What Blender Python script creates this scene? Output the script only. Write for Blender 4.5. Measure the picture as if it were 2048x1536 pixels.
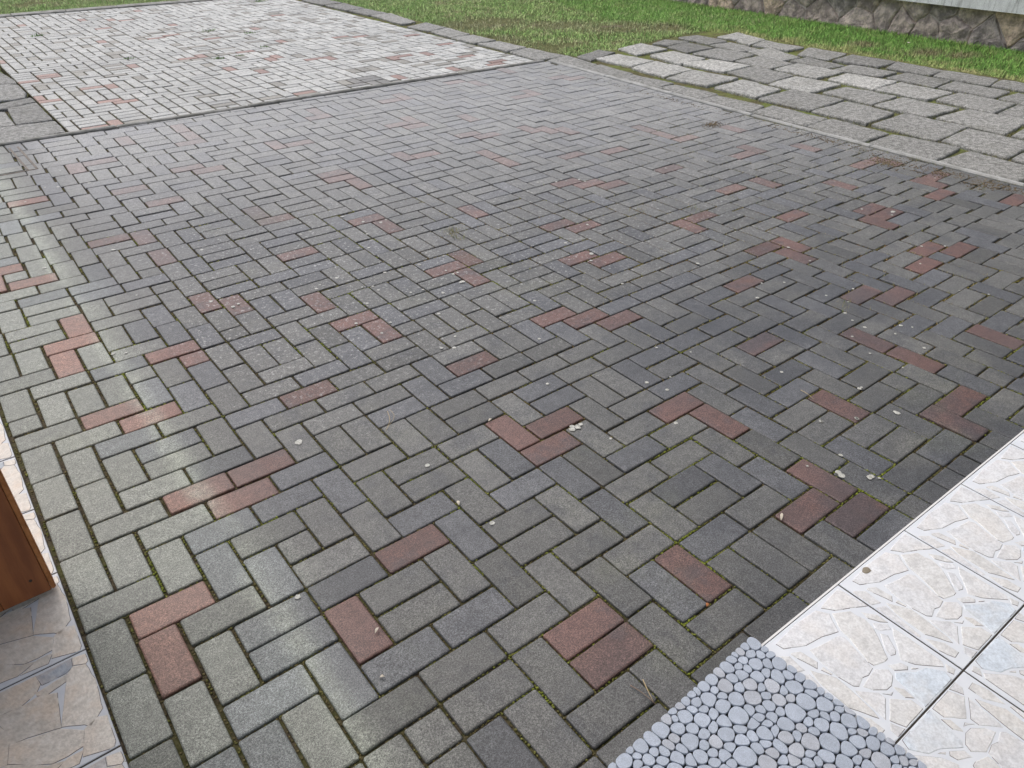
import bpy, bmesh, math, random
import numpy as np
from mathutils import Matrix, Vector, noise
for o in list(bpy.data.objects): bpy.data.objects.remove(o)
sc = bpy.context.scene
COL = sc.collection
RND = random.Random(7)

# ---------------------------------------------------------------- camera
cam = bpy.data.cameras.new('camera'); cam_o = bpy.data.objects.new('camera', cam); COL.objects.link(cam_o)
cam.sensor_fit = 'HORIZONTAL'; cam.sensor_width = 36.0; cam.lens = 36.0*1534.29/2048
cam.clip_start = 0.02; cam.clip_end = 500
cam_o.matrix_world = Matrix(((0.79174497, -((-0.34080169)), -(0.50694586), 0.088402), ((-0.61084414), -((-0.43756987)), -(0.65985002), -1.244722), ((-0.00305377), -((-0.83209784)), -((-0.55462046)), 1.577786), (0,0,0,1)))
sc.camera = cam_o

# ---------------------------------------------------------------- sky, sun, exposure
SUN_EL, SUN_AZ = math.radians(60), math.radians(-12)      # azimuth from +Y, negative = left of the patio
w = bpy.data.worlds.new('World'); sc.world = w; w.use_nodes = True
nt = w.node_tree; bg = nt.nodes['Background']
sky = nt.nodes.new('ShaderNodeTexSky'); sky.sky_type = 'NISHITA'; sky.sun_disc = False
sky.sun_elevation = SUN_EL; sky.sun_rotation = SUN_AZ; sky.dust_density = 4.0; sky.air_density = 1.0; sky.ozone_density = 0.6
hs = nt.nodes.new('ShaderNodeHueSaturation'); hs.inputs['Saturation'].default_value = 0.62        # overcast: the dome is nearly grey
nt.links.new(sky.outputs[0], hs.inputs['Color']); nt.links.new(hs.outputs[0], bg.inputs[0]); bg.inputs[1].default_value = 0.15
sun = bpy.data.lights.new('sun', 'SUN'); sun.energy = 0.9; sun.angle = math.radians(75); sun.color = (1.0, 0.95, 0.88)
sun_o = bpy.data.objects.new('sun', sun); COL.objects.link(sun_o)
dirv = Vector((math.sin(SUN_AZ)*math.cos(SUN_EL), math.cos(SUN_AZ)*math.cos(SUN_EL), math.sin(SUN_EL)))
sun_o.rotation_euler = dirv.to_track_quat('Z', 'Y').to_euler(); sun_o.location = dirv*20
sc.view_settings.view_transform = 'Standard'; sc.view_settings.look = 'None'
sc.view_settings.exposure = 0.42; sc.view_settings.gamma = 1.0; sc.view_settings.use_curve_mapping = False
# ---------------------------------------------------------------- traced layout (metres on the ground, cells of the paving lattice)
DATA = {"path":[[[[5.417,5.07],[5.725,5.142],[5.671,4.64],[5.432,4.626]],0.55],[[[5.443,4.603],[5.689,4.589],[5.638,4.1],[5.411,4.096]],0.5],[[[5.413,4.081],[5.608,4.071],[5.67,3.624],[5.413,3.575]],0.5],[[[5.429,3.562],[5.623,3.551],[5.655,3.108],[5.404,3.067]],0.55],[[[5.402,3.053],[5.604,3.065],[5.624,2.604],[5.386,2.54]],0.55],[[[5.394,2.522],[5.697,2.565],[5.685,2.062],[5.379,2.034]],0.55],[[[5.393,2.023],[5.699,2.028],[5.681,1.557],[5.324,1.561]],0.5],[[[5.331,1.499],[5.68,1.519],[5.75,1.068],[5.334,1.029]],0.5],[[[5.334,0.996],[5.712,0.974],[5.672,0.501],[5.326,0.508]],0.55],[[[5.792,5.048],[6.183,5.154],[6.222,4.952],[5.762,4.81]],0.28],[[[5.867,4.852],[6.207,4.881],[6.243,4.411],[5.879,4.357]],0.95],[[[5.844,4.305],[6.24,4.375],[6.242,3.896],[5.794,3.843]],0.9],[[[5.783,3.787],[6.23,3.87],[6.264,3.373],[5.818,3.354]],0.75],[[[5.841,3.276],[6.258,3.313],[6.221,2.875],[5.811,2.82]],0.8],[[[5.8,2.775],[6.272,2.788],[6.312,2.316],[5.811,2.3]],0.5],[[[5.809,2.265],[6.301,2.275],[6.239,1.831],[5.794,1.8]],0.58],[[[5.815,1.753],[6.279,1.752],[6.289,1.281],[5.794,1.254]],0.55],[[[5.814,1.212],[6.247,1.252],[6.255,0.797],[5.773,0.762]],0.6],[[[5.786,0.729],[6.227,0.746],[6.174,0.407],[5.729,0.381]],0.55],[[[6.428,5.09],[6.817,5.143],[6.802,4.747],[6.342,4.731]],0.85],[[[6.428,4.622],[6.787,4.629],[6.74,4.171],[6.32,4.122]],0.88],[[[6.361,4.127],[6.741,4.092],[6.809,3.66],[6.394,3.635]],1.0],[[[6.401,3.595],[6.829,3.6],[6.764,3.138],[6.334,3.09]],0.5],[[[6.307,3.056],[6.756,3.092],[6.78,2.651],[6.311,2.643]],0.85],[[[6.409,2.565],[6.747,2.558],[6.77,2.114],[6.346,2.083]],0.6],[[[6.352,2.054],[6.77,2.059],[6.78,1.59],[6.334,1.614]],0.65],[[[6.359,1.54],[6.803,1.524],[6.84,1.079],[6.325,1.027]],0.65],[[[6.325,0.968],[6.83,1.022],[6.778,0.63],[6.324,0.613]],0.55],[[[6.922,5.059],[7.183,5.137],[7.329,4.904],[6.984,4.862]],0.35],[[[6.905,4.825],[7.262,4.881],[7.243,4.483],[6.838,4.486]],0.22],[[[6.837,4.402],[7.247,4.436],[7.282,3.981],[6.866,3.915]],0.55],[[[6.891,3.887],[7.25,3.892],[7.227,3.467],[6.842,3.446]],0.6],[[[6.854,3.394],[7.244,3.423],[7.268,2.94],[6.852,2.937]],0.75],[[[6.896,2.838],[7.233,2.866],[7.281,2.406],[6.859,2.38]],0.97],[[[6.855,2.354],[7.27,2.353],[7.266,1.886],[6.85,1.89]],0.75],[[[6.921,1.834],[7.294,1.836],[7.292,1.385],[6.841,1.351]],0.6],[[[6.878,1.313],[7.225,1.327],[7.176,0.903],[6.742,0.859]],0.55],[[[7.428,5.139],[7.695,5.098],[7.67,4.65],[7.378,4.648]],0.38],[[[7.349,4.606],[7.643,4.576],[7.548,4.107],[7.289,4.16]],0.55],[[[7.364,4.108],[7.703,4.089],[7.536,3.6],[7.239,3.61]],0.7],[[[7.313,3.543],[7.578,3.542],[7.524,3.09],[7.304,3.121]],0.42],[[[7.301,3.052],[7.614,3.055],[7.639,2.61],[7.336,2.617]],0.52],[[[7.359,2.534],[7.67,2.531],[7.673,2.114],[7.354,2.093]],0.42],[[[7.351,2.048],[7.677,2.06],[7.694,1.603],[7.368,1.586]],0.52],[[[7.357,1.531],[7.651,1.514],[7.625,1.121],[7.28,1.075]],0.5],[[[7.795,4.875],[8.209,4.927],[8.094,4.456],[7.834,4.576]],0.85],[[[7.766,4.573],[7.827,4.553],[8.062,4.433],[7.694,4.349]],0.8],[[[7.703,4.305],[8.024,4.395],[8.029,3.899],[7.74,3.893]],0.65],[[[7.645,3.691],[8.033,3.833],[8.058,3.403],[7.671,3.35]],0.55],[[[7.656,3.284],[8.078,3.346],[8.086,2.866],[7.731,2.852]],0.35],[[[7.753,2.763],[8.084,2.852],[8.067,2.373],[7.779,2.364]],0.42],[[[7.74,2.297],[8.065,2.36],[8.092,1.887],[7.787,1.821]],0.48],[[[7.788,1.79],[8.076,1.837],[8.1,1.454],[7.822,1.389]],0.48]],
"strip":[[[[5.391,5.679],[5.676,5.713],[5.709,5.125],[5.341,5.152]],0.55],[[[5.397,6.276],[5.673,6.237],[5.674,5.736],[5.382,5.707]],0.65],[[[5.366,6.755],[5.68,6.762],[5.669,6.287],[5.381,6.311]],0.65],[[[5.404,7.252],[5.713,7.337],[5.676,6.816],[5.377,6.771]],0.62],[[[5.366,7.727],[5.711,7.834],[5.711,7.366],[5.401,7.28]],0.5],[[[5.473,8.845],[5.765,8.807],[5.64,7.965],[5.406,7.934]],0.62],[[[5.409,9.349],[5.698,9.379],[5.747,8.854],[5.457,8.857]],0.35],[[[5.411,10.07],[5.73,10.099],[5.696,9.417],[5.413,9.398]],0.35],[[[5.365,10.754],[5.671,10.796],[5.727,10.141],[5.408,10.11]],0.35],[[[0.862,7.338],[0.985,7.24],[0.981,6.846],[0.939,6.64],[0.725,6.647]],0.5],[[[0.613,6.395],[0.706,6.52],[0.977,6.611],[0.981,6.444],[0.771,6.345]],0.3],[[[0.767,6.333],[0.984,6.394],[0.978,5.733],[0.733,5.738]],0.33],[[[0.613,6.247],[0.724,6.212],[0.718,5.723],[0.592,5.745]],0.55],[[[0.588,5.722],[0.978,5.678],[0.973,5.297],[0.525,5.288]],0.5],[[[0.875,7.84],[0.942,7.954],[0.991,7.465],[0.985,7.278],[0.835,7.397]],0.42]],
"T1":[[[0.1926,0.3132],[0.2759,0.3209],[0.281,0.2599],[0.2907,0.2346],[0.2404,0.2626],[0.2043,0.2816],[0.1807,0.3089]],[[0.1673,0.3143],[0.185,0.2867],[0.1539,0.2386],[0.1096,0.2543],[0.0536,0.2647],[0.0049,0.2899],[0.0018,0.3126],[0.0806,0.3191]],[[0.1899,0.2829],[0.234,0.2586],[0.2348,0.2382],[0.2407,0.2214],[0.23,0.1914],[0.2124,0.1677],[0.1777,0.1249],[0.1634,0.1228],[0.1316,0.1324],[0.131,0.148],[0.1575,0.2171],[0.1596,0.2389]],[[0.0521,0.2533],[0.104,0.2402],[0.1433,0.2351],[0.1511,0.2198],[0.1278,0.1397],[0.1246,0.1314],[0.0993,0.1256],[0.0818,0.1308],[0.0543,0.1232],[0.0445,0.1329],[0.0393,0.1679],[0.0421,0.2126]],[[0.2521,0.2421],[0.277,0.2094],[0.2766,0.1791],[0.2606,0.1929],[0.2467,0.2182]],[[0.2435,0.2062],[0.2706,0.1789],[0.2602,0.1646],[0.2362,0.1785],[0.2315,0.1916]],[[0.2293,0.1778],[0.2393,0.1607],[0.2138,0.1235],[0.2015,0.1196],[0.1889,0.125],[0.1926,0.1399]],[[0.2709,0.1692],[0.2716,0.1403],[0.2718,0.041],[0.2584,0.0311],[0.2119,0.0758],[0.1971,0.1046],[0.2161,0.1217],[0.2472,0.1522]],[[0.1587,0.117],[0.1906,0.1009],[0.1948,0.0847],[0.1852,0.0793],[0.1574,0.0975]],[[0.1984,0.0806],[0.2104,0.0658],[0.1996,0.069],[0.1909,0.0758]],[[0.1263,0.1293],[0.15,0.1087],[0.1437,0.0912],[0.1158,0.0797],[0.0963,0.0805],[0.0716,0.0996],[0.0614,0.1198],[0.0933,0.1252]],[[0.1527,0.0948],[0.1957,0.0669],[0.2261,0.0561],[0.2507,0.0243],[0.2396,0.001],[0.1234,0.004],[0.136,0.0579],[0.1394,0.0841]],[[0.1165,0.0771],[0.1307,0.0579],[0.1275,0.0295],[0.1112,0.0441],[0.1127,0.0719]],[[0.0793,0.0828],[0.094,0.0762],[0.1076,0.0689],[0.0924,0.0662]],[[0.0389,0.1262],[0.0756,0.0897],[0.076,0.0702],[0.0248,0.0403],[0.0286,0.0678],[0.034,0.1107]],[[0.0815,0.0659],[0.1179,0.033],[0.118,0.0055],[0.045,0.0041],[0.0302,0.0361]],[[0.2516,0.0202],[0.2712,0.0371],[0.2747,0.0129],[0.2569,0.0068]],[[0.0125,0.2742],[0.0319,0.2635],[0.0381,0.22],[0.0203,0.2079],[0.0041,0.2717]],[[0.0037,0.22],[0.0364,0.1693],[0.0338,0.1261],[0.0259,0.0692],[0.0178,0.0495],[-0.0118,0.1068],[-0.0086,0.1884]],[[0.0269,0.0342],[0.0409,0.0047],[0.0093,0.0025],[0.0104,0.0217]],[[0.0378,0.2064],[0.0384,0.1804],[0.0308,0.1787],[0.0243,0.204]],[[-0.0263,0.2918],[-0.0006,0.2719],[-0.0056,0.2238],[-0.0416,0.239],[-0.0529,0.2862]],[[-0.0427,0.2315],[-0.0045,0.2144],[-0.0238,0.1084],[-0.0451,0.1134],[-0.059,0.1868]],[[-0.0222,0.1033],[0.0033,0.0645],[0.0045,0.0299],[-0.0201,0.0271],[-0.0313,0.0614]]],
"T2":[[[0.2173,0.301],[0.2918,0.304],[0.2894,0.28],[0.2736,0.2704],[0.2248,0.2696]],[[0.2981,0.3045],[0.3217,0.299],[0.3251,0.2791],[0.3182,0.2711],[0.2963,0.2835]],[[0.2917,0.2774],[0.3171,0.2665],[0.3241,0.2012],[0.318,0.1194],[0.2892,0.0878],[0.2791,0.1006],[0.238,0.1256],[0.2554,0.1839],[0.2767,0.2593]],[[0.1366,0.3046],[0.2136,0.303],[0.219,0.2741],[0.2091,0.2567],[0.1747,0.2384],[0.1272,0.2423]],[[0.2096,0.2521],[0.2743,0.2633],[0.2708,0.2467],[0.2233,0.2341],[0.2102,0.2455]],[[0.1267,0.2392],[0.1791,0.2342],[0.2086,0.2397],[0.2451,0.2238],[0.2326,0.127],[0.171,0.1446],[0.1379,0.1499],[0.137,0.1897],[0.1246,0.2253]],[[0.1373,0.146],[0.2315,0.1214],[0.2722,0.0842],[0.2616,0.0486],[0.231,0.0442],[0.2017,0.0456],[0.163,0.0721],[0.1279,0.1027]],[[0.2768,0.0883],[0.3054,0.1008],[0.3214,0.0923],[0.3209,0.0174],[0.3149,0.0044],[0.2598,0.0219]],[[0.2305,0.036],[0.2591,0.0353],[0.2463,0.0118],[0.1908,0.0153]],[[0.1193,0.2225],[0.1338,0.1884],[0.134,0.1511],[0.1227,0.1026],[0.0119,0.117],[-0.0421,0.2059],[0.0247,0.2358]],[[0.1243,0.0978],[0.1919,0.0455],[0.224,0.0347],[0.1819,0.0188],[0.0857,0.0272],[0.0474,0.0763]],[[0.1258,0.3006],[0.1224,0.2433],[0.123,0.2311],[0.0254,0.2425],[-0.023,0.2727],[0.0181,0.3086]],[[0.0153,0.2357],[-0.0458,0.2157],[-0.1084,0.2301],[-0.136,0.2924],[-0.0365,0.2758]]],
"lichen":[[1.876,1.596,0],[1.908,1.544,0],[1.87,1.441,1],[1.623,1.502,0],[1.683,1.492,0],[1.737,1.409,0],[1.613,1.256,0],[1.561,1.052,0],[1.466,1.009,0],[1.507,0.979,0],[2.015,1.096,0],[1.819,0.826,0],[1.634,0.551,0],[1.812,1.729,0],[1.883,1.543,0],[0.881,1.973,0],[0.939,1.863,0],[0.968,1.876,0],[1.304,1.801,0],[1.335,1.827,0],[1.637,1.756,0],[1.476,1.685,0],[1.519,1.662,0],[1.521,1.615,0],[1.429,1.845,0],[1.417,1.531,0],[1.293,1.399,0],[1.337,1.26,0],[1.411,1.317,0],[0.369,2.813,0],[0.637,2.239,0],[0.418,1.769,0],[0.46,1.746,0],[2.144,0.484,0],[2.027,0.303,0],[1.931,0.332,0],[1.955,0.252,0],[2.225,0.377,0],[2.813,0.508,0],[3.037,0.529,0],[2.385,0.068,0],[2.947,0.587,0],[2.439,0.977,0],[3.226,0.296,0],[3.073,0.333,0],[3.096,0.238,0],[2.992,0.188,0],[2.959,0.131,0],[2.946,0.067,0],[2.837,0.055,0],[2.772,-0.062,0],[2.98,-0.171,0],[2.775,-0.197,0],[2.528,-0.175,0],[2.478,-0.34,0],[2.34,-0.274,0],[2.578,-0.483,0],[2.23,-0.208,0],[3.588,-0.008,0],[3.654,-0.107,0],[3.077,-0.017,0],[3.101,-0.054,0],[2.995,-0.04,0],[1.561,0.29,1],[1.527,0.294,1],[1.826,0.093,0],[1.589,0.167,0],[0.76,0.798,1],[1.029,0.425,0],[1.038,0.088,0],[0.329,0.746,0],[0.435,0.717,0],[0.473,0.18,0],[2.477,-0.34,1],[2.342,-0.272,0],[2.229,-0.207,0],[2.117,-0.354,0],[2.04,-0.41,1],[2.101,-0.474,1],[2.111,-0.493,0],[2.514,-0.175,0],[1.984,-0.321,0],[2.578,-0.483,0],[1.029,3.495,0],[0.675,4.029,0],[0.61,4.069,0],[0.842,3.987,0],[0.468,3.865,0],[0.688,2.833,0],[1.811,2.523,0],[1.862,2.387,0],[1.932,2.32,0],[1.977,2.339,0],[1.52,2.437,0],[1.97,2.53,0],[1.967,2.728,0],[1.954,3.287,0],[1.715,2.06,0],[1.041,2.557,0],[1.795,2.222,0],[1.911,1.824,0],[1.812,1.734,0],[1.958,1.742,0],[3.196,3.39,0],[3.203,3.438,0],[2.794,1.606,0],[3.165,2.207,0],[3.106,2.231,0],[3.251,2.128,0],[3.246,2.178,0],[2.55,1.309,1],[2.497,1.255,0],[2.54,1.493,0],[3.011,2.294,0],[3.698,3.208,0],[3.826,1.996,0],[3.269,1.335,0],[4.37,1.904,0],[4.405,2.449,0],[4.412,2.612,0],[3.389,0.758,0],[2.881,0.912,0],[4.258,0.696,1],[4.207,0.674,0],[4.16,0.826,0],[3.724,0.249,0],[4.022,0.281,0],[3.928,0.354,0],[3.333,0.595,0],[4.99,0.841,0]],
"fred":[[2.065,7.418,"u"],[2.607,7.478,"v"],[2.791,7.54,"u"],[3.196,6.907,"u"],[3.379,7.018,"u"],[2.975,6.417,"u"],[2.788,6.656,"u"],[3.217,7.416,"v"],[3.708,7.78,"u"],[2.185,9.062,"u"],[2.715,8.892,"v"],[2.924,8.989,"v"],[2.385,9.984,"v"],[3.144,9.749,"u"],[2.35,10.865,"u"],[2.687,10.594,"u"],[3.185,11.245,"u"],[4.482,9.568,"v"],[3.834,8.82,"u"],[3.167,8.465,"v"],[1.321,7.512,"v"],[1.43,7.513,"v"],[1.656,10.869,"u"],[2.265,9.935,"v"],[2.765,10.449,"v"],[4.442,7.642,"v"],[4.566,7.481,"v"],[5.06,6.444,"v"],[4.212,6.194,"u"],[4.397,6.241,"v"],[4.666,6.126,"u"],[4.947,5.802,"v"],[5.016,5.411,"v"],[4.877,5.248,"v"],[4.456,5.322,"u"],[3.618,6.621,"v"],[3.752,6.561,"u"],[5.07,7.139,"v"],[3.843,5.311,"u"],[2.922,5.315,"v"],[2.066,7.411,"u"],[1.345,5.362,"u"],[1.186,5.302,"v"],[1.111,6.406,"v"],[1.053,6.584,"u"],[1.498,6.099,"v"],[1.617,6.005,"v"],[1.456,6.682,"v"],[1.654,6.671,"u"],[1.115,7.289,"v"],[1.242,7.365,"v"],[1.393,7.511,"v"],[1.062,8.489,"u"],[1.039,7.311,"v"]],
"N":[[-0.00913,-0.01304],[3.0765,0.05066],[0.0594,3.08126],[-0.14849,0.00679],[-0.09371,-0.3014],[-0.07123,-0.14173],[0.10065,-0.04105],[-0.14161,0.18438],[0.20076,-0.04292],[-0.00375,0.16039]],
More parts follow.
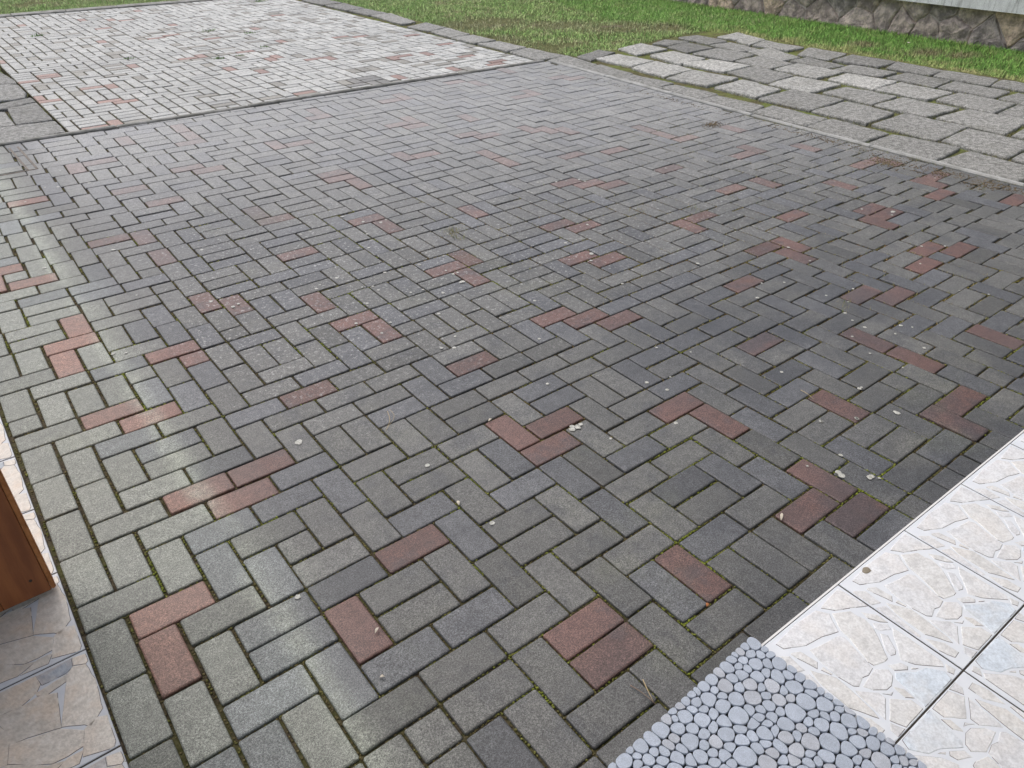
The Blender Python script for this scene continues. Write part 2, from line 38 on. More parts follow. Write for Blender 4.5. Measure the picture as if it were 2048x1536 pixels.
"items":[[17,8,1,2,0],[4,6,2,1,1],[5,-2,2,1,0],[20,6,1,2,0],[20,32,2,1,1],[19,3,1,2,0],[13,17,2,1,0],[2,6,2,1,0],[14,18,1,2,0],[17,14,2,1,0],[8,10,2,1,1],[21,11,2,1,0],[21,5,1,2,0],[26,17,2,1,1],[11,1,2,1,0],[26,6,2,1,0],[9,0,1,2,0],[0,2,1,2,0],[19,5,2,1,0],[7,11,2,1,0],[8,-5,1,2,0],[8,16,1,1,0],[2,-1,2,1,0],[1,8,1,2,0],[7,9,2,1,0],[1,12,2,1,0],[1,-1,1,2,0],[25,3,2,1,0],[23,1,1,2,0],[23,6,1,2,0],[4,23,2,1,0],[6,-3,2,1,0],[15,0,2,1,0],[14,8,2,1,1],[9,13,1,2,0],[22,4,2,1,0],[33,20,2,1,1],[5,-1,1,2,1],[0,18,1,2,0],[12,14,2,1,1],[8,-3,2,1,0],[21,13,2,1,0],[8,2,2,1,0],[17,16,1,2,0],[6,10,2,1,0],[19,2,2,1,0],[18,3,1,2,0],[22,12,1,1,0],[6,8,1,2,0],[27,3,1,2,0],[12,-6,2,1,0],[18,-4,1,2,0],[4,2,1,2,0],[10,16,2,1,0],[14,12,1,1,0],[22,5,1,2,0],[10,17,1,2,0],[19,9,2,1,1],[5,3,1,1,0],[3,7,2,1,1],[10,-1,2,1,0],[2,19,2,1,1],[2,26,2,1,1],[23,3,2,1,0],[17,5,2,1,0],[14,-3,1,2,0],[7,12,1,2,0],[3,0,2,1,0],[20,3,2,1,0],[24,6,1,2,0],[3,17,1,2,0],[3,10,2,1,0],[10,19,2,1,0],[18,13,2,1,0],[14,15,1,2,0],[4,4,2,1,0],[31,-4,1,2,0],[18,8,1,2,0],[8,-1,1,2,0],[5,-4,1,1,0],[11,15,2,1,0],[1,10,1,2,0],[2,13,2,1,1],[9,16,1,2,0],[17,3,1,2,0],[20,31,2,1,1],[2,24,2,1,0],[14,10,1,2,0],[21,1,1,2,0],[20,-4,1,2,0],[20,-6,1,2,0],[4,24,2,1,0],[1,1,1,2,1],[7,1,2,1,1],[20,0,1,2,0],[19,-5,1,2,1],[19,7,1,2,0],[10,-3,1,2,0],[8,3,1,2,0],[13,2,2,1,1],[5,12,1,2,0],[6,11,1,2,0],[4,20,2,1,0],[18,10,2,1,0],[23,0,2,1,0],[11,-6,1,2,0],[13,22,2,1,1],[3,25,2,1,0],[17,10,1,2,0],[12,16,1,2,1],[20,16,1,2,1],[1,25,2,1,0],[5,1,2,1,0],[8,5,2,1,0],[28,6,2,1,1],[19,-3,1,2,0],[32,-4,1,2,1],[0,9,1,2,0],[44,25,1,2,1],[6,-1,2,1,0],[19,14,1,2,1],[11,13,1,2,0],[22,2,1,2,0],[14,13,1,2,0],[5,14,1,2,0],[20,10,1,2,0],[6,6,2,1,0],[7,-2,2,1,0],[1,28,2,1,1],[8,15,2,1,0],[16,8,1,2,0],[7,14,1,2,0],[27,32,2,1,1],[17,-3,1,2,0],[0,14,1,1,0],[13,3,1,2,1],[30,6,2,1,0],[13,38,2,1,1],[26,4,1,2,0],[1,3,2,1,1],[13,0,1,2,0],[26,-1,1,2,0],[15,17,2,1,0],[9,11,2,1,0],[5,21,2,1,0],[12,-3,2,1,0],[9,9,2,1,0],[5,7,2,1,1],[11,17,1,2,0],[8,19,1,2,1],[1,7,2,1,0],[6,3,1,2,0],[4,18,1,2,0],[14,-1,2,1,0],[13,-2,1,2,0],[10,0,2,1,0],[24,-5,1,2,0],[4,8,2,1,0],[24,8,2,1,0],[0,4,2,1,0],[3,14,1,2,0],[16,-1,2,1,0],[4,11,2,1,0],[29,-4,1,2,0],[11,-2,2,1,0],[10,12,1,2,0],[27,5,2,1,0],[11,11,1,2,0],[6,15,1,1,1],[22,0,1,2,0],[22,-4,2,1,0],[4,-2,1,2,0],[10,14,1,2,0],[21,9,1,2,0],[8,17,1,2,0],[8,12,2,1,0],[33,-2,1,2,0],[9,-4,2,1,1],[35,26,2,1,1],[15,-3,2,1,0],[25,5,1,2,0],[12,7,1,2,0],[0,0,1,2,0],[39,2,2,1,1],[17,7,2,1,0],[4,-3,2,1,0],[15,1,1,2,0],[18,11,1,2,0],[2,0,1,2,0],[9,42,2,1,1],[1,16,2,1,0],[2,27,1,1,0],[24,4,2,1,0],[16,6,2,1,0],[2,8,2,1,0],[12,12,1,2,0],[41,7,2,1,1],[24,1,2,1,0],[21,-1,1,2,0],[30,38,2,1,1],[12,-1,1,2,0],[17,15,2,1,0],[17,12,1,2,0],[18,-2,1,2,0],[6,29,2,1,1],[8,8,2,1,0],[29,5,2,1,0],[12,18,2,1,0],[22,9,1,2,0],[29,7,2,1,0],[12,6,2,1,0],[11,21,1,2,0],[15,10,2,1,0],[3,5,2,1,0],[16,1,2,1,0],[0,11,1,2,0],[5,18,1,2,0],[15,14,2,1,0],[14,-4,2,1,0],[15,5,2,1,0],[19,11,1,2,0],[24,-3,2,1,0],[4,15,1,1,0],[10,1,1,2,0],[7,7,1,2,0],[11,5,1,2,0],[24,2,2,1,1],[28,1,2,1,0],[10,8,2,1,0],[2,9,1,2,0],[4,13,1,2,0],[3,9,2,1,0],[1,26,1,2,1],[9,18,1,2,1],[18,24,2,1,1],[5,2,2,1,0],[12,5,2,1,0],[21,-3,2,1,0],[3,20,1,2,1],[37,32,1,2,1],[2,11,2,1,0],[18,1,2,1,1],[15,-2,2,1,0],[15,13,2,1,0],[27,16,2,1,1],[3,16,2,1,0],[7,2,1,2,0],[27,-4,1,2,0],[9,-5,2,1,1],[21,-5,1,2,0],[15,11,1,2,0],[12,45,1,2,1],[11,2,1,2,0],[38,20,2,1,1],[17,-5,2,1,1],[12,2,1,2,0],[1,14,1,2,0],[13,15,1,2,0],[23,9,2,1,0],[1,18,1,2,0],[7,18,1,2,0],[26,-7,1,2,0],[26,32,1,2,1],[18,6,2,1,0],[13,8,1,2,0],[3,1,2,1,0],[0,15,1,2,0],[9,6,1,2,0],[13,-5,1,2,1],[16,46,1,2,1],[17,2,2,1,0],[26,-5,2,1,1],[15,7,2,1,0],[7,4,1,2,0],[31,-2,2,1,0],[13,7,2,1,0],[27,9,2,1,0],[1,22,1,2,0],[20,4,2,1,0],[22,-1,2,1,0],[9,4,2,1,0],[14,6,2,1,0],[27,-2,1,2,0],[8,6,1,2,0],[9,20,2,1,0],[25,7,2,1,0],[28,3,1,2,0],[21,-2,2,1,0],[4,17,2,1,0],[5,16,2,1,1],[15,18,2,1,0],[2,17,1,2,1],[20,13,1,2,0],[13,12,1,2,1],[34,45,1,2,1],[14,37,2,1,1],[6,13,1,2,0],[21,29,1,2,1],[3,12,2,1,1],[8,13,1,2,0],[5,9,1,2,0],[38,31,1,2,1],[8,-6,2,1,0],[7,20,1,2,0],[21,7,2,1,1],[5,25,1,2,0],[15,4,2,1,0],[20,-2,1,2,0],[29,0,2,1,0],[18,-6,2,1,1],[9,21,2,1,0],[0,17,2,1,0],[10,7,2,1,0],[26,-3,1,1,0],[20,12,2,1,0],[38,3,2,1,1],[9,3,2,1,0],[11,20,2,1,0],[31,39,1,2,1],[5,22,2,1,0],[27,7,2,1,0],[28,-3,1,2,1],[28,-1,1,2,1],[1,5,1,2,0],[44,27,1,2,1],[22,8,2,1,0],[20,8,2,1,1],[12,19,2,1,0],[16,2,1,2,0],[14,0,1,2,0],[32,1,2,1,1],[33,-3,2,1,0],[27,0,1,2,0],[18,16,2,1,1],[14,4,1,2,0],[2,2,2,1,0],[32,21,2,1,1],[16,15,1,2,0],[0,5,1,2,0],[42,45,1,2,1],[24,-2,1,2,0],[10,10,2,1,0],[22,-5,2,1,0],[23,-6,2,1,0],[14,28,1,2,1],[7,-6,1,2,0],[41,8,2,1,1],[32,-1,1,2,0],[26,8,2,1,0],[16,11,1,2,0],[5,5,2,1,0],[14,3,2,1,1],[25,-6,1,2,1],[30,-3,1,2,0],[28,-5,1,2,0],[23,5,2,1,0],[30,3,2,1,0],[18,-7,2,1,0],[21,-6,2,1,0],[6,17,1,2,0],[19,22,1,2,1],[8,28,1,2,1],[0,24,2,1,0],[6,19,1,2,0],[0,13,2,1,0],[17,0,2,1,0],[25,-2,2,1,0],[31,27,1,2,1],[7,22,1,1,0],[32,8,2,1,1],[29,39,2,1,1],[29,2,1,2,0],[2,4,1,2,0],[23,10,1,2,0],[32,34,2,1,1],[38,25,2,1,1],[2,14,1,2,0],[6,23,2,1,0],[24,21,1,2,1],[34,-1,2,1,0],[14,9,2,1,0],[31,0,1,2,0],[25,-4,2,1,0],[24,13,2,1,1],[6,24,1,2,0],[25,12,2,1,1],[20,39,1,2,1],[25,-1,1,2,0],[3,3,1,2,0],[29,-2,1,2,0],[23,-3,1,2,1],[10,5,1,2,0],[25,11,2,1,0],[12,-5,1,2,0],[19,-1,1,2,1],[31,22,2,1,1],[10,33,2,1,1],[24,10,2,1,0],[11,-4,1,2,0],[2,22,2,1,0],[30,-1,2,1,0],[30,1,1,2,0],[0,20,1,2,0],[33,33,2,1,1],[31,2,2,1,1],[23,12,1,2,0],[14,-6,1,2,0],[4,37,2,1,1],[31,29,1,2,1],[32,12,1,2,1],[44,24,2,1,1],[30,-5,1,2,0],[26,10,2,1,0],[11,4,2,1,0],[6,-4,2,1,0],[14,27,2,1,1],[33,13,2,1,1],[0,7,1,2,0],[49,9,2,1,1],[28,8,2,1,0],[25,9,2,1,0],[15,15,1,2,0],[35,37,1,2,1],[16,-4,2,1,0],[44,40,1,2,1],[1,20,2,1,0],[48,13,2,1,1],[46,7,2,1,1],[4,21,1,2,0],[2,23,2,1,0],[27,-6,2,1,0],[34,-2,2,1,0],[44,11,1,2,1],[6,0,2,1,0],[38,15,2,1,1],[3,-3,1,2,0],[3,27,1,2,0],[49,43,2,1,1],[9,36,2,1,1],[8,25,1,2,1],[8,21,1,2,0],[34,7,1,2,1],[42,40,2,1,1],[33,0,2,1,0],[7,24,1,1,0],[50,12,1,2,1],[41,14,1,2,1],[48,8,1,2,1],[39,30,1,2,1],[40,47,2,1,1],[50,42,2,1,1],[4,26,1,2,0],[21,39,2,1,1],[10,-7,1,2,0],[1,21,2,1,0],[40,6,1,2,1],[32,45,2,1,1],[33,6,1,2,1],[48,4,2,1,1],[49,17,1,2,1],[2,-3,1,2,0],[37,10,2,1,1],[16,44,1,2,1],[8,41,1,2,1],[8,-7,2,1,0],[15,43,2,1,1],[49,23,1,2,1],[46,19,1,2,1],[44,19,2,1,1],[25,44,2,1,1],[47,47,1,2,1],[26,45,1,2,1],[36,2,2,1,1]],
"deb":{"straw1":[[1.075,0.758],[1.052,0.701],[1.014,0.663]],
"twig":[[0.971,-0.543],[0.977,-0.577],[0.982,-0.614]],
"twig2":[[1.005,-0.55],[0.993,-0.574],[0.983,-0.603]],
"leafw":[[1.72,-0.414]],
"leafo":[[1.295,-0.497]],
"pink":[[1.005,0.215]],
"chip1":[[0.582,-0.045]],
"chip2":[[0.526,-0.17]],
"flake":[[1.693,-0.669]],
"straw2":[[2.331,-0.053],[2.324,-0.081],[2.318,-0.116]],
"redbit":[[1.025,-0.726]],
"leafs":[[1.328,0.494],[1.305,0.512]],
"weeds":[[1.621,9.895],[3.346,8.948],[3.685,8.498],[2.837,7.249],[3.048,7.247],[2.11,7.83],[3.458,7.552],[4.829,11.023]],
"tuft":[[3.427,1.386],[2.174,1.982],[3.173,1.585],[5.238,1.106],[4.962,1.191],[5.153,1.451],[4.995,0.569],[3.06,0.231]],
"dry":[[2.182,1.994],[2.136,1.902],[2.148,1.851]],
"soil":[[5.077,1.206],[5.096,0.897],[5.183,0.51],[5.101,0.62]],
"dark":[[3.501,5.469],[3.493,5.221],[3.382,5.435],[3.666,5.39]],
"moss":[[5.783,0.813],[4.839,2.491]]}}
# ---------------------------------------------------------------- node helpers
class NT:
    def __init__(s, name):
        s.m = bpy.data.materials.new(name); s.m.use_nodes = True; s.t = s.m.node_tree
        s.b = s.t.nodes['Principled BSDF']; s.pos = None
    def n(s, typ, **kw):
        x = s.t.nodes.new(typ)
        for k, v in kw.items():
            if k.startswith('i_'): 
                key = k[2:]; key = int(key) if key.isdigit() else key.replace('_', ' ')
                x.inputs[key].default_value = v
            else: setattr(x, k, v)
        return x
    def l(s, a, b): s.t.links.new(a, b)
    def p(s, obj=False):
        if obj: return s.n('ShaderNodeTexCoord').outputs['Object']
        if s.pos is None: s.pos = s.n('ShaderNodeNewGeometry').outputs['Position']
        return s.pos
    def noise(s, scale, detail=3, rough=.55, vec=None, out='Fac'):
        x = s.n('ShaderNodeTexNoise'); x.inputs['Scale'].default_value = scale; x.inputs['Detail'].default_value = detail; x.inputs['Roughness'].default_value = rough
        s.l(vec if vec is not None else s.p(), x.inputs['Vector']); return x.outputs[out]
    def vor(s, scale, feature='F1', rnd=1.0, vec=None, out='Distance'):
        x = s.n('ShaderNodeTexVoronoi'); x.feature = feature; x.inputs['Scale'].default_value = scale; x.inputs['Randomness'].default_value = rnd
        s.l(vec if vec is not None else s.p(), x.inputs['Vector']); return x.outputs[out]
    def ramp(s, fac, lo, hi, a=0.0, b=1.0):
        x = s.n('ShaderNodeMapRange'); x.interpolation_type = 'SMOOTHSTEP'
        for i, v in zip(('From Min', 'From Max', 'To Min', 'To Max'), (lo, hi, a, b)): x.inputs[i].default_value = v
        s.l(fac, x.inputs['Value']); return x.outputs['Result']
    def math(s, op, a, b=None):
        x = s.n('ShaderNodeMath'); x.operation = op
        for i, v in enumerate((a, b)):
            if v is None: continue
            if isinstance(v, (int, float)): x.inputs[i].default_value = v
            else: s.l(v, x.inputs[i])
        return x.outputs[0]
    def mix(s, fac, a, b, blend='MIX'):
        x = s.n('ShaderNodeMix'); x.data_type = 'RGBA'; x.blend_type = blend
        for sock, v in ((x.inputs['Factor'], fac), (x.inputs[6], a), (x.inputs[7], b)):
            if isinstance(v, (int, float)): sock.default_value = v
            elif isinstance(v, tuple): sock.default_value = (*v, 1) if len(v) == 3 else v
            else: s.l(v, sock)
        return x.outputs[2]
    def grey(s, v):
        x = s.n('ShaderNodeCombineColor')
        for i in range(3): s.l(v, x.inputs[i])
        return x.outputs[0]
    def bump(s, h, dist, strength=1.0, prev=None):
        x = s.n('ShaderNodeBump'); x.inputs['Distance'].default_value = dist; x.inputs['Strength'].default_value = strength
        s.l(h, x.inputs['Height'])
        if prev is not None: s.l(prev, x.inputs['Normal'])
        return x.outputs[0]
    def fin(s, col, rough, normal=None, spec=None):
        for sock, v in (('Base Color', col), ('Roughness', rough), ('Normal', normal), ('Specular IOR Level', spec)):
            if v is None: continue
            if isinstance(v, (int, float)): s.b.inputs[sock].default_value = v
            elif isinstance(v, tuple): s.b.inputs[sock].default_value = (*v, 1)
            else: s.l(v, s.b.inputs[sock])
        return s.m
    def own(s, attr):
        if attr:
            x = s.n('ShaderNodeAttribute'); x.attribute_name = 'Col'; return x.outputs['Color']
        return s.n('ShaderNodeObjectInfo').outputs['Color']
    def blobd(s, cx, cy, rx, ry):
        x, y, z = s.sep()
        a = s.math('DIVIDE', s.math('SUBTRACT', x, cx), rx); b = s.math('DIVIDE', s.math('SUBTRACT', y, cy), ry)
        return s.math('SQRT', s.math('ADD', s.math('MULTIPLY', a, a), s.math('MULTIPLY', b, b)))
    def sep(s):
        x = s.n('ShaderNodeSeparateXYZ'); s.l(s.p(), x.inputs[0]); return x.outputs

# ---------------------------------------------------------------- materials
def paver_mat(name, attr, near=True):
    t = NT(name); own = t.own(attr)
    x, y, z = t.sep()
    wob = t.math('MULTIPLY', t.math('SUBTRACT', t.noise(3.0, 4), .5), .22)
    xw = t.math('ADD', x, wob); xd = t.math('ADD', x, t.math('MULTIPLY', wob, .25))
    fine = t.noise(420, 3, .7); mid = t.noise(38, 5, .65); blot = t.noise(4.5, 4, .6); big = t.noise(1.1, 3)
    col = own
    if near:
        # wear: below the eaves drip line (x about 0.45 m) the pavers are washed and greenish, beyond it they carry dark grime
        clean = t.ramp(xw, .36, .62, 1, 0)
        col = t.mix(t.math('MULTIPLY', clean, .95), col, t.mix(.5, t.mix(1.0, col, (1.62, 1.70, 1.54), 'MULTIPLY'), t.mix(1.0, col, (1.62, 1.70, 1.54), 'MULTIPLY')))
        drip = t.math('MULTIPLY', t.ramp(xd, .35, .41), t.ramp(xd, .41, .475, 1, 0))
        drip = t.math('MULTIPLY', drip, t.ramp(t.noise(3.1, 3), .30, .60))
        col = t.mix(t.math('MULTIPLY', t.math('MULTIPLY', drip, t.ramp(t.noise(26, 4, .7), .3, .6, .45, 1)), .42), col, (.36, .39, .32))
        grime = t.math('MULTIPLY', t.ramp(t.noise(7, 5, .7), .48, .66), t.ramp(xw, .5, .8))
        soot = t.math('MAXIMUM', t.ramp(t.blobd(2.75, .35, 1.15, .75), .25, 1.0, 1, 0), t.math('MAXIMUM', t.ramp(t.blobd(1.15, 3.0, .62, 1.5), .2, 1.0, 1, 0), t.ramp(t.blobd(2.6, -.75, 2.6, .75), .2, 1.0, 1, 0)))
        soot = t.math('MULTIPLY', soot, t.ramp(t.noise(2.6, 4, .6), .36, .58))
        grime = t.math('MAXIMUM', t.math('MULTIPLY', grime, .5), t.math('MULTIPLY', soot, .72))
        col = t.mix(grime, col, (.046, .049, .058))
        # pale grey lichen patches, plus far grazing sheen painted in as lightening with distance
        bloom_sheen = t.math('MULTIPLY', t.math('MAXIMUM', t.ramp(t.noise(60, 4, .7), .53, .68), t.ramp(t.math('ADD', y, t.math('MULTIPLY', t.math('SUBTRACT', x, 2.2), .45)), 1.3, 4.8, 0, .72)), t.math('MULTIPLY', t.ramp(y, .3, 1.5), t.ramp(xw, .5, .9)))
        col = t.mix(t.math('MULTIPLY', bloom_sheen, .55), col, (.43, .43, .425))
        spots = t.math('MULTIPLY', t.ramp(t.vor(26), .10, .16, 1, 0), t.ramp(t.noise(2.0, 2), .5, .6))
        spots = t.math('MULTIPLY', spots, t.math('MULTIPLY', t.ramp(y, .6, 1.4), t.ramp(xw, .5, .8)))
        col = t.mix(t.math('MULTIPLY', spots, .55), col, (.42, .42, .40))
        green = t.math('MULTIPLY', t.ramp(big, .5, .7), t.ramp(blot, .45, .7))
        col = t.mix(t.math('MULTIPLY', green, .14), col, (.12, .13, .06))
    else:
        grime = t.ramp(t.noise(5, 5, .7), .52, .75)
        col = t.mix(t.math('MULTIPLY', grime, .35), col, (.19, .18, .155))
    # darker arrises and stained rims, aggregate speckle
    v = t.math('MULTIPLY', t.ramp(mid, .25, .75, .80, 1.2), t.ramp(blot, .25, .75, .84, 1.16))
    col = t.mix(1.0, col, t.grey(v), 'MULTIPLY')
    sp = t.math('MULTIPLY', t.ramp(fine, .34, .66, .42, 1.62), t.ramp(t.noise(190, 2, .6), .3, .7, .72, 1.3))
    col = t.mix(1.0, col, t.grey(sp), 'MULTIPLY')
    pit = t.ramp(t.vor(230), .05, .24, .35, 1)
    col = t.mix(1.0, col, t.grey(pit), 'MULTIPLY')
    nb = t.bump(fine, .0010, .7); nb = t.bump(mid, .0018, .5, nb)
    return t.fin(col, t.ramp(blot, .3, .7, .46, .60), nb, .5)
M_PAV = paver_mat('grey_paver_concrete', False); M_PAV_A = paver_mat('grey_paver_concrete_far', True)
M_FAR = paver_mat('pale_paver_concrete', False, False); M_FAR_A = paver_mat('pale_paver_concrete_far', True, False)

def joint_mat():
    t = NT('mossy_joint_soil')
    a = t.noise(90, 4, .7); b = t.noise(2.4, 4); c = t.noise(14, 4, .65)
    col = t.mix(t.ramp(a, .35, .65), (.026, .021, .015), (.095, .078, .052))
    g = t.math('MULTIPLY', t.ramp(c, .42, .60), t.ramp(b, .30, .58))
    col = t.mix(t.math('MULTIPLY', g, .5), col, (.085, .095, .026))
    return t.fin(col, .95, t.bump(a, .006), .1)
M_JOINT = joint_mat()
def path_bed():
    t = NT('mossy_path_bed'); a = t.noise(60, 4, .7); b = t.noise(5, 4)
    col = t.mix(t.ramp(a, .35, .65), (.055, .055, .025), (.16, .14, .075)); col = t.mix(t.ramp(b, .42, .6, 0, .7), col, (.15, .19, .05))
    return t.fin(col, .95, t.bump(a, .01), .1)
M_PATHBED = path_bed()
def attr_mat(name, rough=.85, spec=.15, sss=False, var=.25, scale=160):
    t = NT(name); col = t.own(True)
    col = t.mix(1.0, col, t.grey(t.ramp(t.noise(scale, 2), .3, .7, 1-var, 1+var)), 'MULTIPLY')
    return t.fin(col, rough, None, spec)
M_MOSS = attr_mat('moss_clumps'); M_GRASS = attr_mat('grass_blades', .6, .25, var=.15)
def soften_grass():
    t = NT.__new__(NT); t.m = M_GRASS; t.t = M_GRASS.node_tree; t.b = t.t.nodes['Principled BSDF']; t.pos = None
    g = t.n('ShaderNodeNewGeometry'); m_ = t.n('ShaderNodeMix'); m_.data_type = 'VECTOR'; m_.inputs[0].default_value = .65; m_.inputs[5].default_value = (0, 0, 1)
    t.l(g.outputs['Normal'], m_.inputs[4]); nn = t.n('ShaderNodeVectorMath'); nn.operation = 'NORMALIZE'; t.l(m_.outputs[1], nn.inputs[0]); t.l(nn.outputs[0], t.b.inputs['Normal'])
soften_grass()
def slab_mat():
    t = NT('weathered_flagstone'); col = t.own(False)
    fine = t.noise(150, 4, .75); mid = t.noise(28, 5, .7); big = t.noise(4, 4)
    wear = t.ramp(t.math('ADD', mid, t.math('MULTIPLY', t.math('SUBTRACT', fine, .5), .7)), .36, .66)
    c2 = t.mix(1.0, col, (1.38, 1.37, 1.34), 'MULTIPLY')
    col = t.mix(wear, t.mix(1.0, col, (.60, .60, .58), 'MULTIPLY'), c2)
    col = t.mix(t.math('MULTIPLY', t.ramp(big, .5, .72), .3), col, (.10, .10, .075))
    col = t.mix(1.0, col, t.grey(t.ramp(fine, .3, .7, .6, 1.4)), 'MULTIPLY')
    nb = t.bump(fine, .003, .9); nb = t.bump(mid, .006, .7, nb)
    return t.fin(col, .72, nb, .3)
M_SLAB = slab_mat()
def conc_mat(name, base, dark, streak=False):
    t = NT(name)
    f = t.noise(180, 3, .7); m_ = t.noise(9, 5, .65)
    col = t.mix(t.ramp(m_, .35, .7), base, dark)
    if streak:
        mp = t.n('ShaderNodeMapping'); mp.inputs['Scale'].default_value = (1, 14, 1.2); t.l(t.p(), mp.inputs['Vector'])
        s_ = t.noise(2.2, 4, .7, mp.outputs[0]); col = t.mix(t.ramp(s_, .5, .72, 0, .65), col, (.25, .25, .235))
    col = t.mix(1.0, col, t.grey(t.ramp(f, .3, .7, .82, 1.18)), 'MULTIPLY')
    return t.fin(col, .8, t.bump(f, .002, .7), .25)
M_KERB = conc_mat('kerb_concrete', (.27, .265, .25), (.13, .13, .11))
M_KERBP = conc_mat('pale_kerb_concrete', (.37, .37, .36), (.24, .24, .225))
M_LEDGE = conc_mat('pale_render', (.74, .75, .74), (.60, .61, .60), True)
M_MORTAR = conc_mat('old_mortar', (.52, .46, .42), (.40, .36, .33))
def rubble_mat():
    t = NT('rubble_stone'); col = t.own(False)
    f = t.noise(60, 5, .75); m_ = t.noise(9, 5, .7)
    col = t.mix(t.ramp(m_, .38, .68), t.mix(1.0, col, (.55, .54, .54), 'MULTIPLY'), t.mix(1.0, col, (1.35, 1.3, 1.25), 'MULTIPLY'))
    crack = t.ramp(t.noise(24, 6, .8), .46, .5, 0, 1)
    nb = t.bump(f, .012, .9); nb = t.bump(m_, .04, .8, nb)
    return t.fin(col, .88, nb, .2)
M_RUB = rubble_mat()
def soil_mat():
    t = NT('lawn_soil')
    a = t.noise(45, 5, .7); b = t.noise(1.3, 4); c = t.noise(7, 4)
    col = t.mix(t.ramp(a, .35, .65), (.07, .085, .03), (.17, .165, .08))
    col = t.mix(t.math('MULTIPLY', t.ramp(c, .5, .66), t.ramp(b, .45, .6)), col, (.15, .12, .085))
    return t.fin(col, .95, t.bump(a, .02), .1)
M_SOIL = soil_mat()
def tile_mats(name, light):
    k = 1.0 if light else .66
    t = NT(name + '_grout'); f = t.noise(220, 3); m_ = t.noise(16, 4)
    col = t.mix(t.ramp(m_, .3, .7), (.655*k, .685*k, .74*k), (.71*k, .735*k, .78*k))
    g = t.fin(col, .42, t.bump(f, .0006, .5), .4)
    t = NT(name + '_stone'); own = t.own(False)
    # object colour carries the tone of the printed stone, position noise gives the mottled print
    x = t.n('ShaderNodeAttribute'); x.attribute_name = 'Col'
    own = x.outputs['Color']
    m1 = t.noise(42, 5, .7); m2 = t.noise(11, 3); m3 = t.noise(170, 3, .7)
    col = t.mix(1.0, own, t.grey(t.ramp(m1, .28, .72, .84, 1.13)), 'MULTIPLY')
    if light: col = t.mix(t.ramp(m2, .42, .66, 0, .35), col, (.72, .68, .645))
    else: col = t.mix(t.ramp(m2, .42, .66, 0, .5), col, (.54, .43, .335))
    col = t.mix(t.ramp(m1, .52, .7, 0, .25), col, (.60*k, .64*k, .68*k))
    col = t.mix(1.0, col, t.grey(t.ramp(m3, .3, .7, .88, 1.12)), 'MULTIPLY')
    nb = t.bump(m1, .0022, .7); nb = t.bump(m3, .0007, .7, nb)
    s_ = t.fin(col, .36, nb, .45)
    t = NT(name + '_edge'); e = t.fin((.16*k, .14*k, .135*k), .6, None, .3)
    return g, s_, e
M_TR = tile_mats('pale_tile', True); M_TL = tile_mats('sandy_tile', False)
t = NT('tile_bed'); M_BED = t.fin((.055, .048, .042), .9, None, .1)
def pebble_mat():
    t = NT('mat_pebble'); own = t.own(False)
    f = t.noise(600, 3, .7); m_ = t.noise(55, 4)
    col = t.mix(1.0, own, t.grey(t.ramp(f, .34, .66, .80, 1.14)), 'MULTIPLY')
    col = t.mix(1.0, col, t.grey(t.ramp(m_, .3, .7, .93, 1.06)), 'MULTIPLY')
    return t.fin(col, .62, t.bump(f, .0006, .7), .3)
M_PEB = pebble_mat()
t = NT('mat_backing'); M_BACK = t.fin((.035, .034, .033), .8, None, .2)
def wood_mat():
    t = NT('varnished_wood')
    mp = t.n('ShaderNodeMapping'); mp.inputs['Scale'].default_value = (1, 1, .09); t.l(t.p(), mp.inputs['Vector'])
    g = t.noise(34, 6, .65, mp.outputs[0]); h = t.noise(150, 3, .6, mp.outputs[0]); k = t.noise(5, 2)
    col = t.mix(t.ramp(g, .33, .68), (.21, .068, .024), (.33, .118, .040))
    col = t.mix(t.ramp(h, .55, .75, 0, .3), col, (.18, .062, .022))
    col = t.mix(t.ramp(k, .5, .7, 0, .3), col, (.42, .165, .058))
    return t.fin(col, .42, t.bump(h, .0006, .5), .45)
M_WOOD = wood_mat()
t = NT('pale_wood_edge'); g = t.noise(60, 4); M_WEDGE = t.fin(t.mix(t.ramp(g, .3, .7), (.34, .13, .04), (.50, .22, .08)), .5, None, .35)
t = NT('lichen'); g = t.noise(140, 4, .7); M_LICH = t.fin(t.mix(t.ramp(g, .35, .65), (.33, .33, .30), (.55, .55, .52)), .9, t.bump(g, .001), .1)
t = NT('dry_straw'); M_STRAW = t.fin((.42, .33, .20), .7, None, .2)
t = NT('dead_twig'); M_TWIG = t.fin((.20, .15, .12), .8, None, .2)
t = NT('pale_leaf'); M_LEAFW = t.fin((.55, .50, .42), .7, None, .2)
t = NT('orange_leaf'); M_LEAFO = t.fin((.42, .17, .07), .7, None, .2)
t = NT('galvanised_steel'); g = t.noise(60, 4); M_STEEL = t.fin(t.mix(t.ramp(g, .3, .7), (.05, .042, .036), (.16, .13, .10)), .6, None, .5); t.b.inputs['Metallic'].default_value = .3
t = NT('mortar_flake'); M_FLAKE = t.fin((.26, .23, .18), .9, None, .2)

